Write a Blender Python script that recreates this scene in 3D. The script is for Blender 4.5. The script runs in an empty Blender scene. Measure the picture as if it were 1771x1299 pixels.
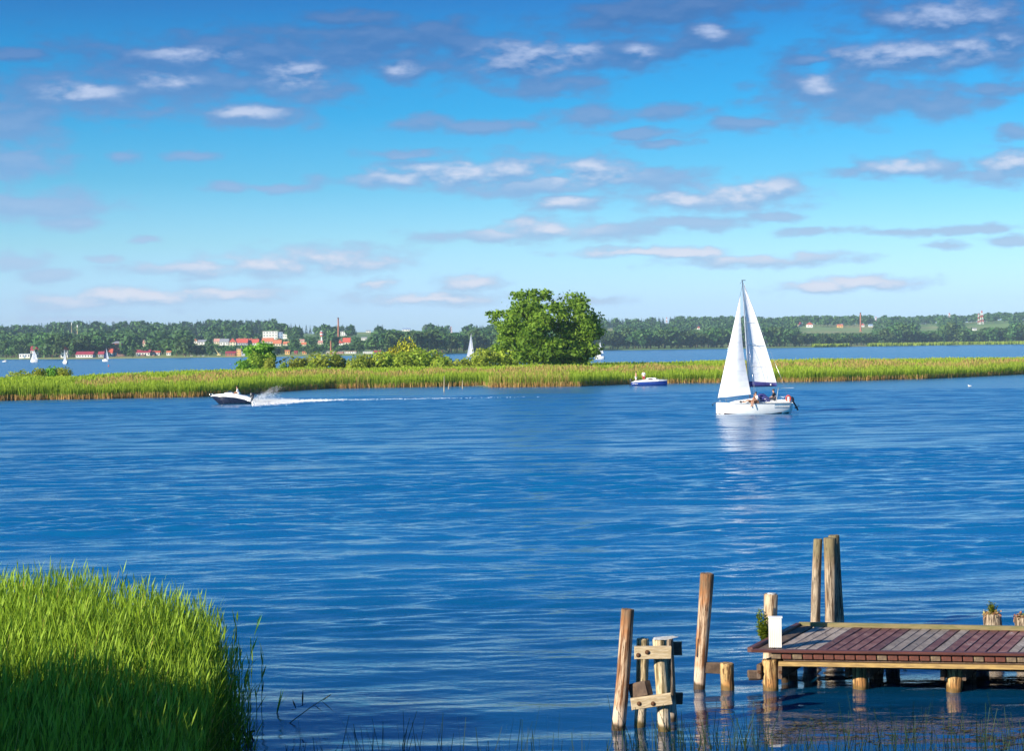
import bpy, math, random
import numpy as np
from mathutils import Matrix, Vector, Quaternion
random.seed(7)
RNG = np.random.default_rng(11)
S = bpy.context.scene
COL = S.collection
PI = math.pi
# ---------------------------------------------------------------- camera
F = 3200.0                     # focal length in pixels of a 1771 px wide frame
CAMH = 6.3
PITCH = math.atan(51.5 / F)
ROLL = 0.0124
camd = bpy.data.cameras.new('camera'); cam = bpy.data.objects.new('camera', camd); COL.objects.link(cam)
camd.sensor_width = 36.0; camd.lens = 36.0 * F / 1771.0; camd.clip_start = 0.5; camd.clip_end = 20000
CM = Matrix.Rotation(PI / 2 - PITCH, 3, 'X') @ Matrix.Rotation(-ROLL, 3, 'Z')
cam.matrix_world = Matrix.Translation((0, 0, CAMH)) @ CM.to_4x4()
S.camera = cam
HAZE = 0.00007
# ---------------------------------------------------------------- exposure
vs = S.view_settings
vs.view_transform = 'Standard'; vs.look = 'None'; vs.gamma = 1.0; vs.exposure = 0.88
try: vs.use_curve_mapping = False
except Exception: pass
S.cycles.max_bounces = 6; S.cycles.diffuse_bounces = 2; S.cycles.glossy_bounces = 3
S.cycles.transparent_max_bounces = 6; S.cycles.volume_bounces = 0
S.cycles.caustics_reflective = False; S.cycles.caustics_refractive = False
S.cycles.use_denoising = True
# ---------------------------------------------------------------- sun
SUN_EL = math.radians(24); SUN_AZ = math.radians(38)
SD = Vector((-math.cos(SUN_AZ) * math.cos(SUN_EL), -math.sin(SUN_AZ) * math.cos(SUN_EL), math.sin(SUN_EL)))
sund = bpy.data.lights.new('sun', 'SUN'); sun = bpy.data.objects.new('sun', sund); COL.objects.link(sun)
sund.energy = 5.0; sund.angle = math.radians(0.5); sund.color = (1.0, 0.90, 0.74)
sun.rotation_euler = SD.to_track_quat('Z', 'Y').to_euler()

# ---------------------------------------------------------------- node helpers
class NT:
    def __init__(s, tree): s.t = tree; s.n = tree.nodes; s.l = tree.links
    def node(s, typ, **kw):
        n = s.n.new(typ)
        for k, v in kw.items(): setattr(n, k, v)
        return n
    def put(s, sock, v):
        if v is None: return
        if hasattr(v, 'is_output'): s.l.new(v, sock)
        else: sock.default_value = v
    def math(s, op, a, b=None, c=None, clamp=False):
        n = s.n.new('ShaderNodeMath'); n.operation = op; n.use_clamp = clamp
        for i, v in enumerate((a, b, c)): s.put(n.inputs[i], v)
        return n.outputs[0]
    def vec(s, op, a, b=None, c=None, out=0):
        n = s.n.new('ShaderNodeVectorMath'); n.operation = op
        for i, v in enumerate((a, b, c)): s.put(n.inputs[i], v)
        return n.outputs[out]
    def comb(s, x, y, z):
        n = s.n.new('ShaderNodeCombineXYZ')
        for i, v in enumerate((x, y, z)): s.put(n.inputs[i], v)
        return n.outputs[0]
    def sep(s, v):
        n = s.n.new('ShaderNodeSeparateXYZ'); s.put(n.inputs[0], v); return n.outputs
    def ramp(s, fac, stops, interp='LINEAR'):
        n = s.n.new('ShaderNodeValToRGB'); cr = n.color_ramp; cr.interpolation = interp
        while len(cr.elements) < len(stops): cr.elements.new(0.5)
        for e, (p, c) in zip(cr.elements, stops):
            e.position = p
            e.color = (c, c, c, 1) if isinstance(c, (int, float)) else (*c, 1)
        s.put(n.inputs[0], fac); return n.outputs[0]
    def noise(s, vec, scale, detail=2.0, rough=0.5, dist=0.0, out=0):
        n = s.n.new('ShaderNodeTexNoise'); s.put(n.inputs['Vector'], vec)
        n.inputs['Scale'].default_value = scale; n.inputs['Detail'].default_value = detail
        n.inputs['Roughness'].default_value = rough; n.inputs['Distortion'].default_value = dist
        return n.outputs[out]
    def mix(s, fac, a, b, blend='MIX'):
        n = s.n.new('ShaderNodeMix'); n.data_type = 'RGBA'; n.blend_type = blend
        s.put(n.inputs[0], fac)
        for i, v in ((6, a), (7, b)):
            if isinstance(v, tuple) and len(v) == 3: v = (*v, 1)
            s.put(n.inputs[i], v)
        return n.outputs[2]
    def smooth(s, v, a, b):
        n = s.n.new('ShaderNodeMapRange'); n.interpolation_type = 'SMOOTHSTEP'
        s.put(n.inputs[0], v); s.put(n.inputs[1], a); s.put(n.inputs[2], b)
        n.inputs[3].default_value = 0; n.inputs[4].default_value = 1
        return n.outputs[0]

# ---------------------------------------------------------------- pixel <-> place, used only to survey where things stand
def ray(px, py):
    return CM @ Vector(((px - 885.5) / F, -(py - 649.5) / F, -1.0))
def W(px, py, z=0.0):
    r = ray(px, py); t = (z - CAMH) / r.z
    return Vector((r.x * t, r.y * t, z))
def DP(px, py, dist):
    r = ray(px, py); t = dist / r.y
    return Vector((r.x * t, dist, CAMH + r.z * t))
CMT = CM.transposed()
def pix(p):
    q = CMT @ (Vector(p) - Vector((0, 0, CAMH)))
    return 885.5 - F * q.x / q.z, 649.5 + F * q.y / q.z
def hor(px): return 609 - 0.0124 * px

# ---------------------------------------------------------------- world: daylight sky with stratocumulus
wd = bpy.data.worlds.new('World'); S.world = wd; wd.use_nodes = True
N = NT(wd.node_tree)
bg = N.n['Background']
tc = N.node('ShaderNodeTexCoord').outputs['Generated']
sky = N.node('ShaderNodeTexSky', sky_type='NISHITA', sun_disc=False)
sky.sun_elevation = SUN_EL; sky.sun_rotation = math.atan2(SD.x, SD.y) % (2 * PI)
x_, y_, z_ = N.sep(tc)
el = N.math('ARCSINE', z_)
az = N.math('ARCTAN2', x_, y_)
# camera-independent tint of the clear air by height above the horizon (values are multiplied by 4)
tint = N.ramp(N.math('MULTIPLY', el, 180 / PI / 40.0, clamp=True), [
    (0.0, (.42, .60, 1.0)), (1.2 / 40, (.33, .49, .89)), (3.2 / 40, (.215, .38, .56)), (5.2 / 40, (.090, .285, .445)), (7.2 / 40, (.028, .235, .41)),
    (9.2 / 40, (.017, .195, .37)), (11.2 / 40, (.020, .118, .28)), (16 / 40, (.022, .16, .37)), (24 / 40, (.03, .20, .44)), (1.0, (.045, .20, .40))])
clear = N.vec('MULTIPLY', sky.outputs[0], N.vec('MULTIPLY', tint, (4, 4, 4)))
CL = [  # cx, cy, rx, ry as surveyed on the photograph, turned into azimuth and elevation
 (150,165,135,30),(300,140,170,32),(340,98,190,26),(470,88,170,30),(500,135,95,36),(700,65,160,24),(620,82,120,22),(900,102,145,32),
 (1040,95,100,22),(1100,85,80,20),(1215,55,65,26),(695,120,48,18),(1120,25,115,20),(1210,6,120,14),(965,145,65,18),(1640,30,130,34),
 (1740,60,60,45),(1560,95,150,26),(1700,85,90,25),(1420,155,80,32),(1520,175,150,26),(1620,180,90,14),(1400,105,30,9),(1720,155,50,9),
 (1755,228,25,12),(430,200,90,17),(30,215,60,36),(30,285,60,22),(60,355,100,20),(110,385,60,10),(30,455,50,12),(80,475,40,10),
 (730,210,36,13),(845,218,60,9),(1010,200,50,14),(1130,195,60,11),(1100,230,60,7),(1140,248,40,6),(215,270,18,7),(335,268,32,8),
 (395,325,30,8),(480,325,50,6),(700,265,50,7),(680,310,90,13),(800,302,115,20),(885,292,55,22),(930,322,115,14),(1030,295,55,20),
 (1130,310,80,15),(980,350,58,12),(1180,345,75,16),(1270,345,95,19),(1348,330,32,22),(1480,296,50,7),(1570,290,65,15),(1745,288,42,24),
 (1705,305,55,10),(1340,375,40,7),(1210,385,80,9),(830,408,90,9),(950,398,70,17),(1060,400,90,11),(1100,435,90,7),(1190,438,50,8),
 (1320,452,120,9),(1400,447,45,8),(1420,398,50,6),(1580,400,60,5),(1700,395,45,6),(1640,425,35,6),(1740,417,35,9),(330,465,110,10),
 (480,455,80,18),(600,450,85,19),(250,415,22,5),(180,448,22,5),(140,525,75,13),(250,515,110,13),(400,508,100,11),(655,490,25,10),
 (815,488,42,13),(750,517,110,9),(1400,497,60,9),(1500,490,70,10),(1010,520,60,7),(120,552,90,5),(1290,215,70,9),(600,30,60,10),
 (530,570,1,1),(30,95,60,9)]
BR = [  # where the sun catches the cloud tops
 (515,130,62,26),(905,100,95,30),(695,120,30,14),(1228,52,28,16),(985,88,50,22),(1560,95,130,24),(1700,80,70,18),(1415,150,26,20),(1640,28,110,26),
 (800,300,190,26),(1010,300,90,26),(1300,335,90,30),(1170,345,60,14),(1565,288,60,14),(1745,283,42,20),(980,348,50,12),(930,396,110,18),
 (1200,440,260,18),(480,455,240,24),(815,488,50,16),(280,512,260,24),(750,515,120,14),(1450,492,130,16),(660,490,40,14),(430,196,60,12),(1110,90,30,14),(330,95,80,12),(140,160,70,20),(290,140,50,16)]
def ang(c):
    r = ray(c[0], c[1]); return math.atan2(r.x, r.y), math.atan2(r.z, math.hypot(r.x, r.y)), c[2] / F, c[3] / F
def field(az, el, lst):
    """smallest squared ellipse distance, three ellipses per vector"""
    azv = N.comb(az, az, az); elv = N.comb(el, el, el); m = None
    lst = [ang(c) for c in lst]
    while len(lst) % 3: lst.append(lst[-1])
    for i in range(0, len(lst), 3):
        e = lst[i:i + 3]
        X = N.vec('MULTIPLY_ADD', azv, tuple(1 / q[2] for q in e), tuple(-q[0] / q[2] for q in e))
        Y = N.vec('MULTIPLY_ADD', elv, tuple(1 / q[3] for q in e), tuple(-q[1] / q[3] for q in e))
        d = N.vec('MULTIPLY_ADD', X, X, N.vec('MULTIPLY', Y, Y))
        m = d if m is None else N.vec('MINIMUM', m, d)
    a, b, c = N.sep(m)
    return N.math('SQRT', N.math('MINIMUM', N.math('MINIMUM', a, b), c))
# wobble so that outlines are ragged
wob = N.noise(N.comb(N.math('MULTIPLY', az, 60), N.math('MULTIPLY', el, 150), 0), 1.0, 3.0, 0.6, out=1)
wob = N.vec('MULTIPLY_ADD', wob, (0.012, 0.006, 0), (-0.006, -0.003, 0))
azw = N.math('ADD', az, N.sep(wob)[0]); elw = N.math('ADD', el, N.sep(wob)[1])
def dens(el2):
    p = N.comb(N.math('MULTIPLY', az, 1.0), N.math('MULTIPLY', el2, 2.3), 0)
    n = N.noise(p, 50, 4.0, 0.50)
    L = field(azw, el2w(el2), CL)
    base = N.math('MULTIPLY_ADD', L, -0.50, 1.12)
    base = N.math('MAXIMUM', base, -0.20)
    return N.math('ADD', base, N.math('MULTIPLY_ADD', n, 1.65, -0.96))
def el2w(e): return N.math('ADD', e, N.sep(wob)[1])
d0 = dens(el)
d1 = dens(N.math('ADD', el, 0.0042))
cover = N.smooth(d0, 0.0, 0.72)
bright = N.smooth(N.math('MULTIPLY', field(azw, N.math('SUBTRACT', elw, 0.0006), BR), -1), -1.45, -0.30)
puff = N.noise(N.comb(az, N.math('MULTIPLY', el, 2.4), 7.0), 150, 4.0, 0.55)
tone = N.math('MULTIPLY_ADD', N.math('SUBTRACT', d0, d1), 1.35, N.math('MULTIPLY_ADD', puff, 1.0, -0.17), clamp=True)
lit = N.math('MULTIPLY', N.math('MULTIPLY', tone, N.math('MULTIPLY_ADD', bright, 0.85, 0.12)), N.smooth(d0, 0.05, 0.9), clamp=True)
hz = N.math('MULTIPLY', el, 180 / PI / 11.0, clamp=True)
ccol = N.ramp(hz, [(0.0, (.52, .67, .86)), (.25, (.40, .61, .86)), (.5, (.20, .43, .76)), (.8, (.060, .22, .55)), (1.0, (.045, .17, .46))])
lcol = N.ramp(hz, [(0.0, (.90, .87, .92)), (.5, (.70, .76, .93)), (1.0, (.36, .49, .80))])
cloud = N.mix(lit, ccol, lcol)
cov = N.math('MULTIPLY', cover, 0.93)
out = N.mix(cov, clear, N.vec('MULTIPLY', cloud, (10, 10, 10)))
N.l.new(out, bg.inputs[0]); bg.inputs[1].default_value = 0.0525
# ================================================================ object helpers
def tag(o, label=None, cat=None, group=None, kind=None):
    if label: o['label'] = label
    if cat: o['category'] = cat
    if group: o['group'] = group
    if kind: o['kind'] = kind
    return o
def empty(name, loc=(0, 0, 0), rz=0.0, label=None, cat=None, group=None):
    o = bpy.data.objects.new(name, None); o.empty_display_size = 0.3; COL.objects.link(o)
    o.location = loc; o.rotation_euler = (0, 0, rz); return tag(o, label, cat, group)
def link(name, me, parent=None, loc=None, rot=None, scl=None):
    o = bpy.data.objects.new(name, me); COL.objects.link(o)
    if parent: o.parent = parent
    if loc is not None: o.location = loc
    if rot is not None: o.rotation_euler = rot
    if scl is not None: o.scale = scl
    return o
def npmesh(name, V, Fc, mats, tint=None, midx=None, smooth=False):
    """V (n,3); Fc (m,k); tint per vertex"""
    V = np.asarray(V, np.float32); Fc = np.asarray(Fc, np.int32)
    me = bpy.data.meshes.new(name); k = Fc.shape[1]
    me.vertices.add(len(V)); me.vertices.foreach_set('co', V.ravel())
    me.loops.add(Fc.size); me.loops.foreach_set('vertex_index', Fc.ravel())
    me.polygons.add(len(Fc)); me.polygons.foreach_set('loop_start', np.arange(0, Fc.size, k, dtype=np.int32))
    if midx is not None: me.polygons.foreach_set('material_index', np.asarray(midx, np.int32))
    me.polygons.foreach_set('use_smooth', np.full(len(Fc), smooth))
    if tint is not None:
        a = me.attributes.new('tint', 'FLOAT', 'POINT'); a.data.foreach_set('value', np.asarray(tint, np.float32).ravel())
    for m in (mats if isinstance(mats, (list, tuple)) else [mats]): me.materials.append(m)
    me.update(calc_edges=True); me.validate(); return me
class MB:
    """collects boxes, tubes and lofts into one mesh"""
    def __init__(s): s.v = []; s.f = []; s.m = []; s.sm = []
    def add(s, vs_, fs, mi=0, smooth=False):
        b = len(s.v); s.v += [tuple(v) for v in vs_]
        for f in fs: s.f.append([b + i for i in f]); s.m.append(mi); s.sm.append(smooth)
    def box(s, c, d, rot=None, mi=0, bev=0.0, jit=0.0):
        hx, hy, hz_ = d[0] / 2, d[1] / 2, d[2] / 2; b = min(bev, hx * .9, hy * .9, hz_ * .9)
        M = rot if rot is not None else Matrix.Identity(3)
        if b <= 0:
            P = [Vector((sx * hx, sy * hy, sz * hz_)) for sx in (-1, 1) for sy in (-1, 1) for sz in (-1, 1)]
            Fs = [(0, 1, 3, 2), (4, 6, 7, 5), (0, 4, 5, 1), (2, 3, 7, 6), (0, 2, 6, 4), (1, 5, 7, 3)]
        else:
            # bevel across the long axis: octagonal section
            ax = max(range(3), key=lambda i: d[i]); o1, o2 = [i for i in range(3) if i != ax]
            h = (hx, hy, hz_); P = []
            for e in (-1, 1):
                for (a, c2) in ((-1, -1 + b / h[o2]), (-1 + b / h[o1], -1), (1 - b / h[o1], -1), (1, -1 + b / h[o2]), (1, 1 - b / h[o2]), (1 - b / h[o1], 1), (-1 + b / h[o1], 1), (-1, 1 - b / h[o2])):
                    v = [0, 0, 0]; v[ax] = e * h[ax]; v[o1] = a * h[o1]; v[o2] = c2 * h[o2]; P.append(Vector(v))
            Fs = [tuple(range(8))[::-1], tuple(range(8, 16))] + [(i, (i + 1) % 8, 8 + (i + 1) % 8, 8 + i) for i in range(8)]
            if (ax == 1): Fs = [f[::-1] for f in Fs]
        if jit: P = [p + Vector((random.uniform(-jit, jit), random.uniform(-jit, jit), random.uniform(-jit, jit))) for p in P]
        s.add([M @ p + Vector(c) for p in P], Fs, mi)
    def tube(s, pts, rad, seg=8, mi=0, cap=True, jit=0.0, flat=1.0):
        pts = [Vector(p) for p in pts]; n = len(pts); rad = rad if isinstance(rad, (list, tuple)) else [rad] * n
        P = []; up = Vector((0, 0, 1))
        for i, p in enumerate(pts):
            t = (pts[min(i + 1, n - 1)] - pts[max(i - 1, 0)]).normalized()
            a = t.cross(up if abs(t.z) < .9 else Vector((0, 1, 0))).normalized(); b = t.cross(a)
            for k in range(seg):
                th = 2 * PI * k / seg; r = rad[i] * (1 + random.uniform(-jit, jit))
                P.append(p + a * math.cos(th) * r + b * math.sin(th) * r * flat)
        Fs = [(i * seg + k, i * seg + (k + 1) % seg, (i + 1) * seg + (k + 1) % seg, (i + 1) * seg + k) for i in range(n - 1) for k in range(seg)]
        s.add(P, Fs, mi, True)
        if cap:
            b0 = len(s.v) - len(P)
            s.f.append([b0 + k for k in range(seg)]); s.m.append(mi); s.sm.append(False)
            s.f.append([b0 + (n - 1) * seg + k for k in range(seg)][::-1]); s.m.append(mi); s.sm.append(False)
    def mesh(s, name, mats):
        me = bpy.data.meshes.new(name); me.from_pydata(s.v, [], s.f)
        me.polygons.foreach_set('material_index', s.m); me.polygons.foreach_set('use_smooth', s.sm)
        for m in (mats if isinstance(mats, (list, tuple)) else [mats]): me.materials.append(m)
        me.update(); return me
    def build(s, name, mats, parent=None, **kw): return link(name, s.mesh(name, mats), parent, **kw)
# ---------------------------------------------------------------- materials
def newmat(name):
    m = bpy.data.materials.new(name); m.use_nodes = True; q = NT(m.node_tree)
    return m, q, q.n['Principled BSDF']
def mat(name, c1, c2=None, scale=5.0, rough=0.7, metal=0.0, stretch=(1, 1, 1), bump=0.0, spec=0.5, coat=0.0):
    m, q, p = newmat(name)
    p.inputs['Roughness'].default_value = rough; p.inputs['Metallic'].default_value = metal
    p.inputs['Specular IOR Level'].default_value = spec; p.inputs['Coat Weight'].default_value = coat
    c2 = c2 or tuple(v * 0.8 for v in c1)
    co = q.node('ShaderNodeTexCoord').outputs['Object']
    v = q.vec('MULTIPLY', co, tuple(stretch))
    n = q.noise(v, scale, 4.0, 0.6)
    q.put(p.inputs['Base Color'], q.mix(q.smooth(n, 0.35, 0.65), c1, c2))
    if bump:
        b = q.node('ShaderNodeBump'); b.inputs['Strength'].default_value = 1.0; b.inputs['Distance'].default_value = bump
        q.put(b.inputs['Height'], n); q.l.new(b.outputs[0], p.inputs['Normal'])
    return m
def leafmat(name, stops, transl=0.35, rough=0.6):
    """stops: base colours over the per-leaf tint attribute"""
    m, q, p = newmat(name)
    a = q.node('ShaderNodeAttribute', attribute_name='tint').outputs['Fac']
    oi = q.node('ShaderNodeObjectInfo').outputs['Random']
    c = q.ramp(a, stops)
    hs = q.node('ShaderNodeHueSaturation'); q.put(hs.inputs['Color'], c)
    q.put(hs.inputs['Hue'], q.math('MULTIPLY_ADD', oi, 0.05, 0.475)); q.put(hs.inputs['Value'], q.math('MULTIPLY_ADD', oi, 0.5, 0.75))
    p.inputs['Roughness'].default_value = rough; p.inputs['Specular IOR Level'].default_value = 0.25
    q.l.new(hs.outputs[0], p.inputs['Base Color'])
    t = q.node('ShaderNodeBsdfTranslucent'); q.l.new(hs.outputs[0], t.inputs[0])
    mx = q.node('ShaderNodeMixShader'); mx.inputs[0].default_value = transl
    q.l.new(p.outputs[0], mx.inputs[1]); q.l.new(t.outputs[0], mx.inputs[2])
    q.l.new(mx.outputs[0], q.n['Material Output'].inputs['Surface']); return m
def postmat(name, pale, stain, top, wetc=(.06, .036, .014), band=.7):
    m, q, p = newmat(name); co = q.node('ShaderNodeTexCoord').outputs['Object']
    pos = q.node('ShaderNodeNewGeometry').outputs['Position']; wz = q.sep(pos)[2]
    ob = q.sep(co)[2]
    gr = q.noise(q.vec('MULTIPLY', co, (26, 26, 1.3)), 1.0, 5.0, 0.65)
    big = q.noise(q.vec('MULTIPLY', co, (2.2, 2.2, 1.1)), 1.0, 3.0, 0.6)
    c = q.mix(q.smooth(big, 0.42, 0.58), pale, stain)
    c = q.mix(q.smooth(gr, 0.45, 0.60), c, tuple(v * .30 for v in stain))
    wobz = q.math('MULTIPLY_ADD', big, 0.25, wz)
    c = q.mix(q.math('MULTIPLY', q.smooth(wobz, 0.55, 0.40), band), c, (.62, .52, .40))
    c = q.mix(q.smooth(wobz, 0.27, 0.20), c, wetc)
    nz = q.math('MULTIPLY_ADD', big, -0.3, ob)
    c = q.mix(q.math('MULTIPLY', q.smooth(nz, 1.3, 1.8), 0.7), c, top)
    ck = q.noise(q.vec('MULTIPLY', co, (60, 60, 2.2)), 1.0, 3.0, 0.7, 0.6)
    c = q.mix(q.smooth(ck, 0.56, 0.62), c, tuple(v * .15 for v in stain))
    q.put(p.inputs['Base Color'], c); q.put(p.inputs['Roughness'], q.math('MULTIPLY_ADD', q.smooth(wobz, 0.12, 0.25), 0.55, 0.3))
    b = q.node('ShaderNodeBump'); b.inputs['Distance'].default_value = 0.012; b.inputs['Strength'].default_value = 1
    q.put(b.inputs['Height'], q.math('ADD', gr, q.math('MULTIPLY', ck, -0.8))); q.l.new(b.outputs[0], p.inputs['Normal']); return m
def plankmat(name, c1, c2):
    m, q, p = newmat(name); co = q.node('ShaderNodeTexCoord').outputs['Object']
    oi = q.node('ShaderNodeObjectInfo').outputs['Random']
    v = q.vec('ADD', q.vec('MULTIPLY', co, (22, 1.2, 22)), q.comb(q.math('MULTIPLY', oi, 40), q.math('MULTIPLY', oi, 23), 0))
    gr = q.noise(v, 1.0, 5.0, 0.65)
    big = q.noise(q.vec('ADD', q.vec('MULTIPLY', co, (3, 2.4, 3)), q.comb(q.math('MULTIPLY', oi, 9), oi, 0)), 1.0, 4, 0.6)
    sp = q.noise(q.vec('MULTIPLY', co, (30, 30, 30)), 1.0, 2, 0.5)
    c = q.mix(q.smooth(big, 0.4, 0.65), c1, c2)
    c = q.mix(q.smooth(gr, 0.5, 0.72), c, tuple(v * .42 for v in c1))
    c = q.mix(q.smooth(q.math('MULTIPLY', sp, big), 0.40, 0.44), c, (.6, .57, .52))
    hs = q.node('ShaderNodeHueSaturation'); q.put(hs.inputs['Color'], c); q.put(hs.inputs['Value'], q.math('MULTIPLY_ADD', oi, 0.5, 0.75))
    q.l.new(hs.outputs[0], p.inputs['Base Color']); p.inputs['Roughness'].default_value = 0.62
    b = q.node('ShaderNodeBump'); b.inputs['Distance'].default_value = 0.006; q.put(b.inputs['Height'], gr); q.l.new(b.outputs[0], p.inputs['Normal']); return m

M = {}
M['white'] = mat('white_gelcoat', (.80, .79, .76), (.72, .71, .69), 1.2, .25, coat=.3)
M['white_paint'] = mat('white_paint', (.82, .80, .76), (.70, .67, .60), 9, .55, stretch=(1, 1, .15))
M['navy'] = mat('navy_hull', (.012, .014, .035), (.02, .024, .05), 2, .2, coat=.5)
M['black'] = mat('black_plastic', (.012, .014, .022), (.025, .028, .04), 6, .35)
M['blue_hull'] = mat('blue_hull', (.03, .075, .36), (.045, .10, .42), 1.5, .25, coat=.3)
M['cover'] = mat('navy_canvas', (.022, .022, .13), (.035, .035, .18), 3, .8, bump=.01)
M['glass'] = mat('dark_glass', (.02, .025, .04), (.03, .035, .05), 2, .08)
M['brownglass'] = mat('brown_glass', (.06, .018, .022), (.035, .015, .02), 2, .1)
M['alu'] = mat('mast_aluminium', (.45, .47, .52), (.36, .38, .43), 2, .35, metal=.6)
M['steel'] = mat('stainless_tube', (.6, .62, .66), (.5, .5, .53), 4, .2, metal=.9)
M['rope'] = mat('rope', (.62, .58, .48), (.5, .46, .38), 20, .8)
M['red'] = mat('red_foam', (.60, .05, .02), (.5, .08, .03), 6, .6)
M['antifoul'] = mat('dark_boot_stripe', (.05, .014, .016), (.03, .012, .02), 3, .5)
M['decal'] = mat('grey_blue_lettering_band', (.16, .27, .36), (.26, .37, .46), 9, .4, stretch=(3, 1, 1))
M['skin'] = mat('skin', (.52, .27, .17), (.46, .22, .13), 8, .55)
M['hair'] = mat('hair', (.05, .028, .015), (.03, .018, .01), 30, .6)
M['shirt'] = mat('white_shirt', (.78, .76, .74), (.68, .67, .67), 6, .8)
M['dark_cloth'] = mat('dark_cloth', (.012, .014, .022), (.02, .02, .03), 6, .8)
M['brown_cloth'] = mat('brown_shorts', (.20, .09, .045), (.16, .07, .04), 6, .8)
M['red_cloth'] = mat('red_shorts', (.42, .035, .05), (.34, .03, .06), 6, .8)
M['brick'] = mat('brick', (.36, .13, .075), (.28, .10, .06), .35, .85)
M['roof_red'] = mat('red_tiles', (.52, .085, .045), (.42, .07, .045), .5, .8)
M['roof_dark'] = mat('dark_red_tiles', (.33, .035, .06), (.26, .03, .05), .4, .8)
M['roof_orange'] = mat('orange_tiles', (.55, .17, .07), (.45, .14, .07), .5, .8)
M['roof_pink'] = mat('weathered_pink_tiles', (.50, .25, .20), (.42, .21, .17), .5, .8)
M['roof_grey'] = mat('grey_roofing', (.27, .28, .31), (.22, .23, .26), .5, .7)
M['render_white'] = mat('white_render', (.72, .70, .66), (.64, .62, .58), .2, .85)
M['render_cream'] = mat('cream_render', (.68, .60, .42), (.60, .53, .38), .2, .85)
M['render_orange'] = mat('orange_render', (.72, .42, .14), (.65, .38, .13), .2, .85)
M['render_grey'] = mat('grey_render', (.40, .42, .45), (.34, .36, .39), .2, .85)
M['render_blue'] = mat('blue_grey_cladding', (.25, .33, .46), (.2, .29, .42), .2, .7)
M['window'] = mat('window_pane', (.05, .07, .10), (.08, .10, .13), .5, .1)
M['pylon_red'] = mat('pylon_red_paint', (.55, .08, .06), (.5, .09, .08), 1, .5)
M['pylon_white'] = mat('pylon_white_paint', (.8, .78, .76), (.7, .7, .7), 1, .5)
M['yellow'] = mat('faded_yellow_paint', (.60, .47, .20), (.5, .4, .2), 1, .6)
M['spoil'] = mat('heap_of_earth', (.26, .15, .10), (.20, .12, .08), .6, .95)
M['bark'] = mat('bark', (.10, .07, .045), (.055, .04, .028), 6, .9, stretch=(3, 3, .6), bump=.03)
M['rust'] = mat('rust_red_board', (.115, .036, .026), (.07, .025, .020), 4, .55, stretch=(.6, 6, 6), bump=.004)
M['mossy'] = mat('mossy_kerb_timber', (.23, .18, .085), (.15, .14, .055), 5, .85, stretch=(.7, 5, 5), bump=.008)
M['ochre'] = mat('ochre_bearer_timber', (.46, .30, .10), (.30, .19, .07), 5, .8, stretch=(.8, 6, 6), bump=.01)
M['darkwood'] = mat('old_dark_timber', (.13, .085, .055), (.07, .045, .032), 7, .85, stretch=(1, 1, 1), bump=.01)
M['palewood'] = mat('pale_timber', (.56, .45, .29), (.42, .31, .17), 6, .75, stretch=(1, 6, 6), bump=.01)
M['blockred'] = mat('red_plank_end', (.16, .045, .024), (.09, .028, .018), 9, .8)
M['blockpale'] = mat('pale_plank_end', (.24, .17, .09), (.12, .08, .05), 9, .8)
M['bolt'] = mat('rusty_bolt', (.16, .07, .03), (.08, .04, .02), 40, .7, metal=.3)
M['lichen'] = mat('white_droppings', (.50, .50, .49), (.30, .30, .29), 12, .9)
M['post'] = postmat('weathered_post', (.55, .42, .27), (.40, .20, .09), (.13, .11, .05))
M['post_or'] = postmat('orange_stained_post', (.52, .38, .25), (.50, .19, .055), (.09, .065, .035))
M['post_gr'] = postmat('grey_brown_post', (.40, .31, .21), (.26, .16, .09), (.17, .15, .07))
M['plank_g'] = plankmat('grey_plank', (.235, .185, .145), (.33, .27, .215))
M['plank_b'] = plankmat('red_brown_plank', (.135, .050, .036), (.215, .105, .080))
M['post_oc'] = postmat('ochre_pile', (.56, .38, .16), (.42, .20, .06), (.3, .2, .08), (.16, .09, .02), 0.0)
M['post_pale'] = postmat('pale_pile', (.62, .50, .31), (.46, .33, .13), (.34, .30, .12), (.11, .075, .02))
M['leaf'] = leafmat('willow_leaves', [(0, (.065, .15, .014)), (.5, (.165, .33, .026)), (1, (.31, .50, .05))], .5)
M['bushleaf'] = leafmat('bush_leaves', [(0, (.14, .21, .02)), (.5, (.31, .40, .04)), (1, (.50, .57, .07))], .5)
M['yellowleaf'] = leafmat('yellowish_leaves', [(0, (.14, .15, .012)), (.5, (.30, .27, .02)), (1, (.45, .38, .03))])
M['farleaf'] = leafmat('distant_broadleaf', [(0, (.022, .060, .020)), (.5, (.05, .11, .028)), (1, (.09, .165, .035))], .2)
M['conifer'] = leafmat('distant_conifer', [(0, (.012, .035, .018)), (.5, (.022, .055, .026)), (1, (.04, .08, .03))], .1)
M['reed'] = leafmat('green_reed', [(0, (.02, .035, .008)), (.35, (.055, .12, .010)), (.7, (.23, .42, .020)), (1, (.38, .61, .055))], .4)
M['bankreed'] = leafmat('bank_reed', [(0, (.07, .13, .015)), (.22, (.22, .40, .028)), (.5, (.42, .64, .045)), (.56, (.60, .50, .15)), (.8, (.68, .45, .11)), (1, (.85, .66, .30))], .5)
M['weed'] = leafmat('floating_patches', [(0, (.035, .028, .01)), (1, (.09, .07, .02))], .1)
M['rush'] = leafmat('dark_rush', [(0, (.006, .022, .012)), (1, (.02, .06, .02))], .15)
M['flower'] = leafmat('rootstock_flowers', [(0, (.30, .22, .05)), (.5, (.35, .12, .10)), (1, (.42, .36, .10))], .2)
m, q, p = newmat('sailcloth'); M['sail'] = m
co = q.node('ShaderNodeTexCoord').outputs['Object']
sn = q.noise(q.vec('MULTIPLY', co, (1.2, 1, 3)), 1, 3)
p.inputs['Roughness'].default_value = .7; q.put(p.inputs['Base Color'], q.mix(sn, (.86, .86, .86), (.78, .78, .80)))
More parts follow.
